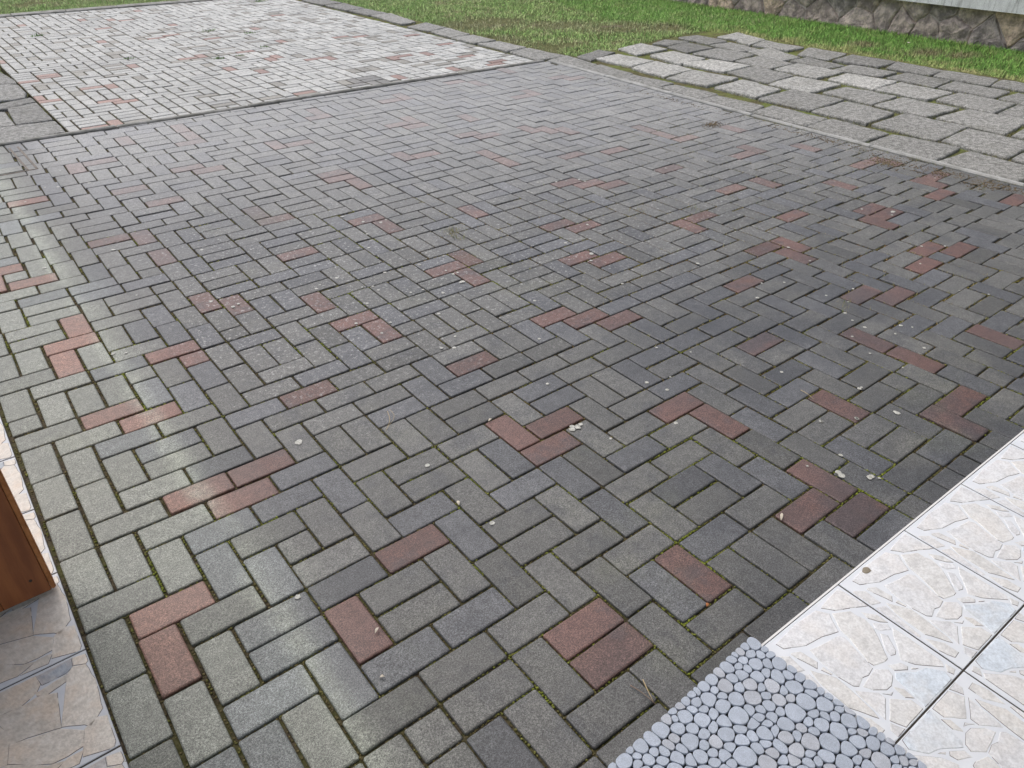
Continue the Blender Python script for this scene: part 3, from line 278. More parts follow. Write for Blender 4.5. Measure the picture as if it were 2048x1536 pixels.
# ---------------------------------------------------------------- object helpers
def link(name, mesh, mat=None, parent=None, **props):
    if mat is not None:
        mesh.materials.clear()
        for m in (mat if isinstance(mat, (list, tuple)) else [mat]): mesh.materials.append(m)
    o = bpy.data.objects.new(name, mesh); COL.objects.link(o)
    if parent is not None: o.parent = parent
    for k, v in props.items(): o[k] = v
    return o
def empty(name, loc, label, cat, group=None, rz=0):
    o = bpy.data.objects.new(name, None); COL.objects.link(o); o.location = loc; o.rotation_euler = (0, 0, rz)
    o.empty_display_size = .05; o['label'] = label; o['category'] = cat
    if group: o['group'] = group
    return o
def mesh_py(name, v, f, mats=None, smooth=False, cols=None):
    me = bpy.data.meshes.new(name); me.from_pydata([tuple(p) for p in v], [], f)
    if smooth: me.polygons.foreach_set('use_smooth', [True]*len(me.polygons))
    if mats is not None: me.polygons.foreach_set('material_index', mats)
    if cols is not None:
        a = me.color_attributes.new('Col', 'FLOAT_COLOR', 'POINT')
        flat = np.ones((len(v), 4), np.float32); flat[:, :3] = np.asarray(cols, np.float32)
        a.data.foreach_set('color', flat.ravel())
    me.update(); return me
def box_vf(x0, y0, z0, x1, y1, z1, c=0.0):
    """box with chamfered top when c > 0"""
    if c <= 0:
        v = [(x0,y0,z0),(x1,y0,z0),(x1,y1,z0),(x0,y1,z0),(x0,y0,z1),(x1,y0,z1),(x1,y1,z1),(x0,y1,z1)]
        f = [(3,2,1,0),(4,5,6,7),(0,1,5,4),(1,2,6,5),(2,3,7,6),(3,0,4,7)]
        return v, f
    v = []
    for zz, d in ((z0, 0), (z1-c, 0), (z1, c)):
        v += [(x0+d,y0+d,zz),(x1-d,y0+d,zz),(x1-d,y1-d,zz),(x0+d,y1-d,zz)]
    f = [(3,2,1,0)] + [(a, (a+1)%4, (a+1)%4+4, a+4) for a in range(4)] + [(a+4, (a+1)%4+4, (a+1)%4+8, a+8) for a in range(4)] + [(8,9,10,11)]
    return v, f
def join_vf(parts):
    V, Fc = [], []
    for v, f in parts:
        k = len(V); V += list(v); Fc += [tuple(i+k for i in q) for q in f]
    return V, Fc

# ---------------------------------------------------------------- paving lattice -> ground
NW = np.array(DATA['N'])
def lat(i, j):
    a, b = i/30, j/30
    return np.array([1, a, b, a*a, a*b, b*b, a**3, a*a*b, a*b*b, b**3]) @ NW
def kerb_back(x): return 5.203 - .0309*(x-.54)          # front face of the cross kerb
KERB_R = [(5.392, 5.052), (5.28, 2.468), (5.245, .428), (5.21, -1.5)]
def kerb_right(y):
    for (xa, ya), (xb, yb) in zip(KERB_R, KERB_R[1:]):
        if y >= yb: return xa + (xb-xa)*(ya-y)/(ya-yb)
    return KERB_R[-1][0]

def domino_fill(cells, seed):
    r = random.Random(seed); free = set(cells); out = []
    nb = lambda c: [(c[0]+dx, c[1]+dy) for dx, dy in ((1,0),(-1,0),(0,1),(0,-1)) if (c[0]+dx, c[1]+dy) in free]
    from collections import deque
    order = sorted(free, key=lambda c: c[0]+c[1]*.97+r.random()*1.6)
    low = []
    k = 0
    while free:
        c = None
        while low:
            q = low.pop()
            if q in free: c = q; break
        if c is None:
            while k < len(order) and order[k] not in free: k += 1
            if k >= len(order): break
            c = order[k]
        n = nb(c)
        if not n: free.discard(c); out.append((c[0], c[1], 1, 1)); continue
        n.sort(key=lambda q: (len(nb(q)) + r.random()*1.8)); d = n[0]
        free.discard(c); free.discard(d)
        out.append((min(c[0], d[0]), min(c[1], d[1]), 1+abs(c[0]-d[0]), 1+abs(c[1]-d[1])))
        for e in (c, d):
            for q in nb(e):
                if len(nb(q)) <= 1: low.append(q)
    return out

def paver_vf(a, b, h=.06, c=.0040, r=.0042):
    """centred paver a x b, rounded corners, chamfered arris, top at z = 0"""
    def ring(d, z):
        x, y, q = a/2-d, b/2-d, max(r-d*.3, .002)
        return [(-x+q,-y,z),(x-q,-y,z),(x,-y+q,z),(x,y-q,z),(x-q,y,z),(-x+q,y,z),(-x,y-q,z),(-x,-y+q,z)]
    v = ring(0, -h) + ring(0, -c) + ring(c*.35, -c*.35) + ring(c*1.15, 0)
    f = []
    for k in range(3):
        f += [(k*8+i, k*8+(i+1)%8, (k+1)*8+(i+1)%8, (k+1)*8+i) for i in range(8)]
    f.append(tuple(range(24, 32)))
    return v, f

GREY = (.106, .106, .102)
def tint_near(red, x, y):
    k = RND.uniform(.86, 1.16)
    if RND.random() < .10: k *= .78
    if red: return (.122*k, .066*k, .057*k)
    c = RND.random()
    if c < .25: return (.092*k, .095*k, .103*k)
    return (GREY[0]*k, GREY[1]*k, GREY[2]*k)

def clip_poly(poly, keep):
    """Sutherland-Hodgman against keep(p) >= 0"""
    out = []
    for a, b in zip(poly, poly[1:]+poly[:1]):
        ka, kb = keep(a), keep(b)
        if ka >= 0: out.append(a)
        if ka*kb < 0:
            t_ = ka/(ka-kb); out.append((a[0]+(b[0]-a[0])*t_, a[1]+(b[1]-a[1])*t_))
    return out
def area(p): return .5*sum(a[0]*b[1]-b[0]*a[1] for a, b in zip(p, p[1:]+p[:1]))
def inset(poly, d):
    n = len(poly); out = []
    for i in range(n):
        p0, p1, p2 = (Vector(poly[(i+k) % n][:2]) for k in (-1, 0, 1))
        e1, e2 = (p1-p0), (p2-p1)
        if e1.length < 1e-6 or e2.length < 1e-6: out.append(tuple(p1)); continue
        e1.normalize(); e2.normalize()
        n1, n2 = Vector((-e1.y, e1.x)), Vector((-e2.y, e2.x)); m = n1+n2
        k = max(m.dot(n1), .35)
        q = p1 + m*(d/k); out.append((q.x, q.y))
    return out
def poly_prism(poly, ztop, h, c):
    """CCW polygon to a chamfered slab"""
    n = len(poly); pi = inset(poly, c)
    v = [(x, y, ztop-h) for x, y in poly] + [(x, y, ztop-c) for x, y in poly] + [(x, y, ztop) for x, y in pi]
    f = [(i, (i+1) % n, n+(i+1) % n, n+i) for i in range(n)] + [(n+i, n+(i+1) % n, 2*n+(i+1) % n, 2*n+i) for i in range(n)] + [tuple(range(2*n, 3*n))]
    return v, f

CAM = Vector(cam_o.matrix_world.translation)
def build_paving(root, items, to_world, gap, tint, mat, mat_a, keep_fns, lim=300, jit=1.0):
    """items (i, j, w, h, red): the nearest `lim` whole pavers become single parts, the rest one joined part"""
    meshes = {}
    ent = []
    for (i, j, w_, h_, red) in items:
        P = [to_world(i, j), to_world(i+w_, j), to_world(i+w_, j+h_), to_world(i, j+h_)]
        cx, cy = sum(p[0] for p in P)/4, sum(p[1] for p in P)/4
        ks = [min(fn((p[0], p[1])) for p in P) for fn in keep_fns]
        if any(fn((cx, cy)) < -.06 for fn in keep_fns): continue
        whole = all(k > -.012 for k in ks)
        px = cam_o.matrix_world.inverted() @ Vector((cx, cy, 0))
        vis = px.z < -.1 and abs(px.x/-px.z*1534) < 1060 and abs(px.y/-px.z*1534) < 800
        ent.append((0 if vis else 1, (Vector((cx, cy, 0))-CAM).length, i, j, w_, h_, red, P, whole, cx, cy))
    ent.sort(key=lambda e: (e[0], e[1]))
    V, Fc, Cc = [], [], []; n = 0
    for e in ent:
        _, _, i, j, w_, h_, red, P, whole, cx, cy = e
        col = tint(red, cx, cy)
        zj, rz = RND.gauss(0, .0011)*jit, RND.gauss(0, .006)*jit
        tx, ty = RND.gauss(0, .006)*jit, RND.gauss(0, .006)*jit
        if whole:
            ux = (Vector(P[1])-Vector(P[0])+Vector(P[2])-Vector(P[3]))/2
            uy = (Vector(P[3])-Vector(P[0])+Vector(P[2])-Vector(P[1]))/2
            ang = (math.atan2(ux.y, ux.x) + math.atan2(-uy.x, uy.y))/2 + rz
            a0, b0 = .1*w_, .1*h_
            gap2 = .0017*min(1, max(0, cy/3)) if tint is tint_near else 0
            wide = gap2 + .0035*max(0, 1-max(0, cx-.25)/.25) if tint is tint_near else 0
            sx, sy = (ux.length-gap-wide)/(a0-gap), (uy.length-gap-gap2)/(b0-gap)
            key = (w_, h_)
            if key not in meshes:
                v, f = paver_vf(a0-gap, b0-gap); meshes[key] = (v, f, mesh_py('paver', v, f)); meshes[key][2].materials.append(mat)
            mw = Matrix.Translation((cx+RND.gauss(0, .0008), cy+RND.gauss(0, .0008), zj)) @ Matrix.Rotation(ang, 4, 'Z') @ Matrix.Rotation(tx, 4, 'X') @ Matrix.Rotation(ty, 4, 'Y') @ Matrix.Diagonal((sx, sy, 1, 1))
            if n < lim:
                o = bpy.data.objects.new('paver', meshes[key][2]); COL.objects.link(o); o.parent = root
                o.matrix_world = mw; o.color = (*col, 1); n += 1
                if red: o['label'] = 'reddish brown paver'
                continue
            v, f, _m = meshes[key]; k = len(V)
            V += [tuple(mw @ Vector(p)) for p in v]; Fc += [tuple(q+k for q in ff) for ff in f]; Cc += [col]*len(v)
        else:
            poly = [(float(p[0]), float(p[1])) for p in P]
            for fn in keep_fns: poly = clip_poly(poly, fn) if len(poly) > 2 else []
            if len(poly) < 3 or area(poly) < .0012: continue
            poly = inset(poly, gap/2)
            if area(poly) < .0008: continue
            v, f = poly_prism(poly, zj, .05, .0045); k = len(V)
            V += v; Fc += [tuple(q+k for q in ff) for ff in f]; Cc += [col]*len(v)
    if V:
        me = mesh_py('paver', V, Fc, cols=Cc); o = link('paver_field', me, mat_a, root); o['kind'] = 'stuff'
    return ent

# ================================================================ SETTING
# lawn soil, one sheet to the horizon
v = [(-120,-120,-.07),(120,-120,-.07),(120,160,-.07),(-120,160,-.07)]
link('ground', mesh_py('ground', v, [(0,1,2,3)]), M_SOIL, kind='structure')

# near patio: bedding with mossy joints, pavers on it
def near_ok(p): return kerb_back(p[0]) - .004 - p[1]
def right_ok(p): return kerb_right(p[1]) - .004 - p[0]
pv = [(-.03,-.80),(5.24,-.80),(5.245,.428),(5.28,2.468),(5.392,5.052),(.3,5.21),(-.03,5.22)]
patio = link('patio', mesh_py('patio', [(x,y,-.0085) for x,y in pv]+[(x,y,-.062) for x,y in pv], [tuple(range(7))]+[(i+7,(i+1)%7+7,(i+1)%7,i) for i in range(7)]), M_JOINT, kind='structure')
traced = DATA['items']
occ = set()
for i, j, w_, h_, r_ in traced:
    for a in range(i, i+w_):
        for b in range(j, j+h_): occ.add((a, b))
cells = [(i, j) for i in range(0, 56) for j in range(-8, 53) if (i, j) not in occ and 5.5 > lat(i+.5, j+.5)[0] and lat(i+.5, j+.5)[1] < 5.35]
fill = [(*c, 0) for c in domino_fill(cells, 3)]
def mh_ok(p): return max(abs(p[0]-.62)-.045, 0) + max(abs(p[1]-4.80)-.31, 0) - .001
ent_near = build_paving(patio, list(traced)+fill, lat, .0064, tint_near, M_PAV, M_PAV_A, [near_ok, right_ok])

# far patio beyond the cross kerb: paler pavers
FX0, FX1 = .985, 5.33
def far_w(i, j): return np.array((FX0 + .1005*i - .0009*j*.1, 5.262 + .1005*j - .0031*(FX0+.1005*i-.54)*10))
def f_l(p): return p[0]-(1.0 if p[1] < 8.3 else 1.0+(p[1]-8.3)*.14)
def f_r(p): return 5.315-p[0]
def f_n(p): return p[1]-(kerb_back(p[0])+.056)
def f_f(p): return 11.74-.06*(p[0]-1.5)-p[1]
reds = [(r[0], r[1], r[2]) for r in DATA['fred']]
inv = lambda x, y: ((x-FX0)/.1005, (y-5.262+.031*(x-.54))/.1005)
fitems, fo = [], set()
for x, y, o_ in reds:
    ci, cj = inv(x, y); w_, h_ = (2, 1) if o_ == 'v' else (1, 2)
    i, j = round(ci-w_/2), round(cj-h_/2)
    cs = [(a, b) for a in range(i, i+w_) for b in range(j, j+h_)]
    if any(c in fo for c in cs): continue
    fo.update(cs); fitems.append((i, j, w_, h_, 1))
fitems += [(*c, 0) for c in domino_fill([(i, j) for i in range(-1, 46) for j in range(-1, 70) if (i, j) not in fo], 11)]
def tint_far(red, x, y):
    k = RND.uniform(.88, 1.1)
    if red: return (.25*k, .155*k, .13*k)
    if math.hypot((x-3.52)/.19, (y-5.38)/.16) < 1: return (.16*k, .155*k, .145*k)
    d = RND.random()
    if d < .12: return (.21*k, .20*k, .175*k)
    k *= 1-.22*max(0, noise.noise(Vector((x*1.1, y*1.1, 2))))
    g = .315+.085*min(1, max(0, (x-1.2)/3))
    return (g*k, g*1.0*k, g*.955*k)
pv = [(1.0,5.25),(5.315,5.105),(5.315,11.51),(1.5,11.74),(1.0,8.3)]
terr = link('terrace', mesh_py('terrace', [(x,y,-.007) for x,y in pv]+[(x,y,-.06) for x,y in pv], [tuple(range(5))]+[(i+5,(i+1)%5+5,(i+1)%5,i) for i in range(5)]), M_JOINT, kind='structure')
build_paving(terr, fitems, far_w, .0135, tint_far, M_FAR, M_FAR_A, [f_l, f_r, f_n, f_f])

# kerbs: thin edging stones set end to end
def edging(root, a, b, width, side, L, ztop, mat=None):
    a, b = Vector(a), Vector(b); d = (b-a); n = max(1, round(d.length/L)); u = d/n; e = u.normalized(); nn = Vector((-e.y, e.x))*side
    for k in range(n):
        p, q = a+u*k+e*.003, a+u*(k+1)-e*.003
        poly = [tuple(p), tuple(q), tuple(q+nn*width), tuple(p+nn*width)]
        if area(poly) < 0: poly = poly[::-1]
        sub = []
        for s, t_ in zip(poly, poly[1:]+poly[:1]):
            s, t_ = Vector(s), Vector(t_); m_ = max(1, int((t_-s).length/.12))
            for h_ in range(m_): 
                c_ = s.lerp(t_, h_/m_); sub.append((c_.x+RND.gauss(0, .0012), c_.y+RND.gauss(0, .0012)))
        v, f = poly_prism(sub, ztop+RND.gauss(0, .002), .12, .008)
        link('edging_stone', mesh_py('edging_stone', v, f), mat or M_KERB, root)
kb = bpy.data.objects.new('kerb', None); COL.objects.link(kb); kb['kind'] = 'structure'
edging(kb, (.30, kerb_back(.30)+.003), (5.36, kerb_back(5.36)+.003), .05, 1, 1.0, .012)
for (p, q) in zip(KERB_R, KERB_R[1:]): edging(kb, (p[0]+.003, p[1]-.003), (q[0]+.003, q[1]+.003), .045, 1, 1.0, .012, M_KERBP)
pl = [(1.0,11.775),(3.0,11.655),(5.3,11.517)]
for p, q in zip(pl, pl[1:]): edging(kb, p, q, .22, 1, .8, .015)

# flagstones
def flag(root, poly, tone, z=0.0, ex=.016):
    P = [Vector(p) for p in poly]
    if area([tuple(p) for p in P]) < 0: P = P[::-1]
    c = sum(P, Vector((0, 0)))/len(P); P = [p+(p-c).normalized()*ex for p in P]
    pts = []
    for a, b in zip(P, P[1:]+P[:1]):
        m_ = max(2, int((b-a).length/.055))
        for k in range(m_):
            q = a.lerp(b, k/m_)
            w_ = noise.noise(Vector((q.x*9, q.y*9, 3.1)))*.013
            q = q + (c-q).normalized()*(w_*.55 + (.005 if k == 0 else 0)); pts.append(q)
    n = len(pts); v = []; f = []
    tilt = Vector((RND.gauss(0, .006), RND.gauss(0, .006)))
    for d, dz in ((0, -.06), (0, -.010), (.005, -.003), (.014, 0.0), (.09, .002)):
        for q in pts:
            r_ = q + (c-q).normalized()*min(d, (c-q).length*.5)
            hz = noise.noise(Vector((r_.x*7, r_.y*7, 0)))*.005 + noise.noise(Vector((r_.x*28, r_.y*28, 5)))*.0022
            v.append((r_.x, r_.y, z+dz+(hz if dz > -.01 else 0)+tilt.dot(r_-c)))
    v.append((c.x, c.y, z+.002))
    for k in range(4): f += [(k*n+i, k*n+(i+1) % n, (k+1)*n+(i+1) % n, (k+1)*n+i) for i in range(n)]
    f += [(4*n+i, 4*n+(i+1) % n, 5*n) for i in range(n)]
    o = link('flagstone', mesh_py('flagstone', v, f, smooth=False), M_SLAB, root)
    g = .150+.25*tone**1.8; o.color = (g, g*.995, g*.965, 1)
    return o
pv = [(5.33,-.5),(8.35,-.5),(8.16,5.1),(8.05,5.25),(6.1,5.08),(5.44,5.1),(5.32,2.47),(5.29,.43)]
path = link('stone_path', mesh_py('stone_path', [(x,y,-.022) for x,y in pv]+[(x,y,-.08) for x,y in pv], [tuple(range(8))]+[(i+8,(i+1)%8+8,(i+1)%8,i) for i in range(8)]), M_PATHBED, kind='structure')
for poly, tone in DATA['path']: flag(path, poly, tone, .002)
pv = [(5.33,5.12),(5.78,5.12),(5.78,11.0),(5.33,11.2)]
bord = link('stone_border', mesh_py('stone_border', [(x,y,-.022) for x,y in pv]+[(x,y,-.08) for x,y in pv], [(0,1,2,3)]+[(i+4,(i+1)%4+4,(i+1)%4,i) for i in range(4)]), M_PATHBED, kind='structure')
for poly, tone in DATA['strip'][:9]: flag(bord, poly, tone, .004, .006)
pv = [(-.2,5.27),(.96,5.24),(.97,9.0),(-.2,9.0)]
lt = link('stone_border', mesh_py('stone_border', [(x,y,-.022) for x,y in pv]+[(x,y,-.08) for x,y in pv], [(0,1,2,3)]+[(i+4,(i+1)%4+4,(i+1)%4,i) for i in range(4)]), M_JOINT, kind='structure')
for poly, tone in DATA['strip'][9:]: flag(lt, poly, tone, .004)

# tiled floors: each tile carries raised printed stones
def tile_floor(root, tw, th, gap, polys, mats, ncol, nrow, skip=lambda a, b: False, tones=None, rot=lambda a, b: 0, top=0.0, grow=0.0):
    gm, sm, em = mats
    v, f = box_vf(-tw/2+gap/2, -th/2+gap/2, -.012, tw/2-gap/2, th/2-gap/2, 0, .0012)
    tile_me = mesh_py('tile', v, f); tile_me.materials.append(gm)
    stone_me = []
    for pi, p in enumerate(polys):
        p = [(x-tw/2, y-th/2) for x, y in p]
        if grow:
            if area(p) < 0: p = p[::-1]
            p = inset(p, -grow)
        B = tw/2-gap/2-.0015; Bh = th/2-gap/2-.0015
        for fn in (lambda q: B-q[0], lambda q: q[0]+B, lambda q: Bh-q[1], lambda q: q[1]+Bh):
            p = clip_poly(p, fn) if len(p) > 2 else []
        if len(p) < 3: continue
        if area(p) < 0: p = p[::-1]
        if area(p) < 4e-5: continue
        q_ = []
        for a, b in zip(p, p[1:]+p[:1]):
            a, b = Vector(a), Vector(b); m_ = max(1, int((b-a).length/.016))
            for k in range(m_):
                s = a.lerp(b, k/m_); nz = noise.noise_vector(Vector((s.x*55, s.y*55, pi*3.3)))
                q_.append((s.x+nz.x*.0016, s.y+nz.y*.0016))
        p = q_; n = len(p); i1 = inset(p, .0017); i2 = inset(p, .0024)
        vv = [(x, y, -.0006) for x, y in p] + [(x, y, .0008) for x, y in i1] + [(x, y, .0012) for x, y in i2]
        ff = [(i, (i+1) % n, n+(i+1) % n, n+i) for i in range(n)] + [(n+i, n+(i+1) % n, 2*n+(i+1) % n, 2*n+i) for i in range(n)] + [tuple(range(2*n, 3*n))]
        mi = []
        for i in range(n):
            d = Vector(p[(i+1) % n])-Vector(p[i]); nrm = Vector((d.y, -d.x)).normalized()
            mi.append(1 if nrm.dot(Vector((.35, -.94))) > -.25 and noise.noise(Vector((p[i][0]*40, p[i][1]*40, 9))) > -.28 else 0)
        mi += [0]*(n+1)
        tc = tones(pi, RND)
        me = mesh_py('stone', vv, ff, mi, cols=[tc]*len(vv)); me.materials.append(sm); me.materials.append(em)
        stone_me.append(me)
    for a in range(ncol):
        for b in range(nrow):
            if skip(a, b): continue
            o = bpy.data.objects.new('tile', tile_me); COL.objects.link(o); o.parent = root
            o.location = ((a+.5)*tw, (b+.5)*th, top+RND.gauss(0, .0003)); o.rotation_euler = (0, 0, math.radians(rot(a, b)))
            for me in stone_me:
                s = bpy.data.objects.new('stone', me); COL.objects.link(s); s.parent = o
def tone_r(pi, r):
    if pi == 11: return (.61, .67, .745)
    k = r.uniform(.92, 1.03); wm = r.random(); return (.672*k, (.665+.015*wm)*k, (.655+.055*wm)*k)
def tone_l(pi, r):
    if pi == 0: return (.28, .31, .35)
    k = r.uniform(.9, 1.1); return (.48*k, .445*k, .40*k)
TW, TH = .3235, .3285
T1 = [[(x+.0365, y) for x, y in p] for p in DATA['T1']]
tr = link('tiled_step', mesh_py('tiled_step', *box_vf(-.9, -2.6, -.06, 4.6, -.6735, .0282)), M_BED, kind='structure')
# white nosing along the step's edge
tr_off = (1.2752-TW*6, -1.0-TH*4, 0)
def floor_at(root, off, *a, **k):
    before = set(o.name for o in root.children)
    tile_floor(root, *a, **k)
    for o in root.children:
        if o.name not in before: o.location = Vector(o.location)+Vector(off)
floor_at(tr, tr_off, TW, TH, .0042, T1, M_TR, 13, 5, skip=lambda a, b: a < 4 or (b < 2 and (a < 6 or a > 9)) or (b < 3 and a > 11), tones=tone_r, rot=lambda a, b: 0 if b == 4 else 180, top=.030)
nv, nf = box_vf(-.9, -.6716, -.02, 4.6, -.6665, .0296)
M_NOSE = NT('white_nosing').fin((.70, .70, .70), .5, None, .3)
link('nosing', mesh_py('nosing', nv, nf), M_NOSE, tr)
LP = .315
tl = link('tiled_floor', mesh_py('tiled_floor', *box_vf(-1.75, -.95, -.08, -.006, 2.9, -.0062)), M_BED, kind='structure')
floor_at(tl, (-.33*4-.006+.33-.33, .037-LP*3, 0), .33, LP, .004, DATA['T2'], M_TL, 4, 11, skip=lambda a, b: a < 2 and b > 4 or a < 1, tones=tone_l, top=-.004, grow=.0035)

# ================================================================ THINGS
# rough stone foundation and pale rendered wall above it
HX = 10.0
house = empty('house', (HX, 3.5, 0), 'house wall of rough rubble stone below a pale rendered overhang, beside the lawn', 'house')
fnd = link('foundation', mesh_py('foundation', *box_vf(HX+.002, -1.5, -.2, HX+.5, 11, .30)), M_MORTAR, house); fnd.location = (-HX, -3.5, 0)
def wall_cells():
    r = random.Random(5); pts = []
    y = -.4
    rows = [.03, .24]
    for k, z in enumerate(rows):
        y = -.6 + k*.15
        while y < 9.5:
            y += r.uniform(.26, .62); pts.append((y, z+r.uniform(-.09, .09)))
    return pts
wp = wall_cells()
for k, c in enumerate(wp):
    poly = [(c[0]-.6, -.14), (c[0]+.6, -.14), (c[0]+.6, .40), (c[0]-.6, .40)]
    for d in wp:
        if d is c or abs(d[0]-c[0]) > 1.3: continue
        mx, mz = (c[0]+d[0])/2, (c[1]+d[1])/2; nx, nz = c[0]-d[0], c[1]-d[1]
        poly = clip_poly(poly, lambda p: (p[0]-mx)*nx+(p[1]-mz)*nz)
        if len(poly) < 3: break
    if len(poly) < 3 or abs(area(poly)) < .004: continue
    if area(poly) < 0: poly = poly[::-1]
    poly = inset(poly, .0015)
    pts = []
    for a, b in zip(poly, poly[1:]+poly[:1]):
        a, b = Vector(a), Vector(b); m_ = max(1, int((b-a).length/.045))
        for h_ in range(m_):
            s = a.lerp(b, h_/m_); nz = noise.noise_vector(Vector((s.x*8, s.y*8, k)))
            pts.append(Vector((s.x+nz.x*.016, s.y+nz.y*.016)))
    n = len(pts); cc = sum(pts, Vector((0, 0)))/n; v = []; f = []
    bulge = RND.uniform(.012, .04)
    for t_, dep in ((0, .06), (0, .004), (.08, -.6), (.30, -1.0), (.62, -.9)):
        for p in pts:
            q = p.lerp(cc, t_)
            dx = dep if dep >= 0 else dep*bulge
            nz = noise.noise(Vector((q.x*6, q.y*6, k)))*.022 + noise.noise(Vector((q.x*19, q.y*19, k+7)))*.014
            v.append((HX+dx+(nz if dep < 0 else 0), q.x, q.y))
    v.append((HX-bulge+noise.noise(Vector((cc.x*6, cc.y*6, k)))*.02, cc.x, cc.y))
    for r_ in range(4): f += [(r_*n+i, (r_+1)*n+i, (r_+1)*n+(i+1) % n, r_*n+(i+1) % n) for i in range(n)]
    f += [(4*n+i, 5*n, 4*n+(i+1) % n) for i in range(n)]
    o = link('stone', mesh_py('stone', v, f), M_RUB, fnd)
    kk = RND.uniform(.74, 1.0); c0 = RND.choice([(.62,.53,.48), (.60,.52,.475), (.72,.585,.46), (.57,.51,.48), (.66,.57,.51)])
    o.color = (c0[0]*kk, c0[1]*kk, c0[2]*kk, 1)
for nm, bx in (('rendered_wall', box_vf(HX-.13, -1.5, .306, HX+.5, 11, 3.2, 0)),):
    o = link(nm, mesh_py(nm, *bx), M_LEDGE); o.parent = house; o.location = (-HX, -3.5, 0)

# wooden door leaf standing open on the left
DX, DY = -.019, .583
door = empty('door', (DX-.45, DY, .012), 'varnished brown wooden door leaf standing open over the sandy tiles', 'door', rz=math.radians(1.2))
pw = .112
for k in range(8):
    x1 = .45-.012-k*pw; x0 = x1-pw
    v, f = box_vf(x0+.0006, .0, 0.0, x1-.0006, .04, 2.02)
    bm = bmesh.new(); vs = [bm.verts.new(p) for p in v]; [bm.faces.new([vs[i] for i in q]) for q in f]
    bmesh.ops.bevel(bm, geom=[e for e in bm.edges if abs(e.verts[0].co.z-e.verts[1].co.z) > 1], offset=.0014, segments=1, affect='EDGES')
    me = bpy.data.meshes.new('plank'); bm.to_mesh(me); bm.free()
    o = link('plank', me, M_WOOD, door)
v, f = box_vf(.45-.0115, -.002, 0.0, .45, .044, 2.02)
bm = bmesh.new(); vs = [bm.verts.new(p) for p in v]; [bm.faces.new([vs[i] for i in q]) for q in f]
bmesh.ops.bevel(bm, geom=bm.edges[:], offset=.0025, segments=2, affect='EDGES')
me = bpy.data.meshes.new('edge_strip'); bm.to_mesh(me); bm.free(); link('edge_strip', me, M_WEDGE, door)
v, f = box_vf(-.44, .004, -.004, .438, .036, .0005); link('weather_strip', mesh_py('weather_strip', v, f), M_BED, door)
# small black nail in the door face
bm = bmesh.new(); bmesh.ops.create_cone(bm, cap_ends=True, segments=10, radius1=.004, radius2=.003, depth=.003, matrix=Matrix.Translation((.405, -.0012, .055)) @ Matrix.Rotation(math.pi/2, 4, 'X'))
me = bpy.data.meshes.new('nail'); bm.to_mesh(me); bm.free(); link('nail', me, M_BED, door)

# assumed house behind the camera: unseen walls and eaves added to shade the patio
unseen_house = empty('house', (-.95, -1.95, 0), 'unseen pale house walls and low eaves, added to shade the near patio', 'house')
def hpart(nm, parts, m): 
    o = link(nm, mesh_py(nm, *join_vf(parts)), m, unseen_house); o.location = (.95, 1.95, 0); return o
hpart('wall', [box_vf(-1.2, .62, -.1, -.96, 1.3, 2.30), box_vf(-1.2, -2.2, -.1, 6.5, -1.98, 2.72)], M_LEDGE)
hpart('eaves', [box_vf(-1.3, -2.3, 2.722, 6.6, -.22, 2.85)], M_LEDGE)  # added overhang, its depth set to shade the near pavers
# pebble door mat
MX0, MX1, MY0, MY1 = .52, 1.278, -1.09, -.640
MA = math.radians(2.9); mo = Vector((MX1, MY1)) - Matrix.Rotation(MA, 2) @ Vector(((MX1-MX0)/2, (MY1-MY0)/2))
mat = empty('door_mat', (mo.x, mo.y, .033), 'grey pebble door mat lying on the pale tiles at the patio edge', 'door mat', rz=MA)
def pebble_layout():
    r = random.Random(21); W_, H_ = MX1-MX0, MY1-MY0
    pts = []
    n = 26
    def sz(x, y):
        e = min(x, y, W_-x, H_-y); return .0215 + .0085*min(1, e/.07)
    tries = 0
    while tries < 60000 and len(pts) < 560:
        tries += 1
        x, y = r.uniform(.008, W_-.008), r.uniform(.008, H_-.008); s = sz(x, y)*r.choice((.68, .85, 1.0, 1.15, 1.3))*r.uniform(.94, 1.06)
        if all((x-a)**2+(y-b)**2 > (.40*(s+c))**2*1.35 for a, b, c in pts): pts.append((x, y, s))
    P = np.array(pts)
    def cell(k):
        x, y, s = P[k]
        c = [(-.0, 0), (W_, 0), (W_, H_), (0, H_)]
        d2 = (P[:, 0]-x)**2+(P[:, 1]-y)**2
        for m_ in np.argsort(d2)[1:22]:
            a, b, s2 = P[m_]
            dx, dy = a-x, b-y; L2 = dx*dx+dy*dy
            t_ = .5+(s*s-s2*s2)/(2*L2)*.4; t_ = min(.68, max(.32, t_))
            px_, py_ = x+dx*t_, y+dy*t_
            c = clip_poly(c, lambda p: (px_-p[0])*dx+(py_-p[1])*dy)
            if len(c) < 3: return None
        return c
    for it in range(10):
        for k in range(len(P)):
            c = cell(k)
            if c:
                A_ = area(c); 
                if A_ > 1e-7:
                    cx = sum((a[0]+b[0])*(a[0]*b[1]-b[0]*a[1]) for a, b in zip(c, c[1:]+c[:1]))/(6*A_)
                    cy = sum((a[1]+b[1])*(a[0]*b[1]-b[0]*a[1]) for a, b in zip(c, c[1:]+c[:1]))/(6*A_)
                    P[k, 0], P[k, 1] = P[k, 0]*.4+cx*.6, P[k, 1]*.4+cy*.6
    return [(tuple(P[k]), cell(k)) for k in range(len(P))]
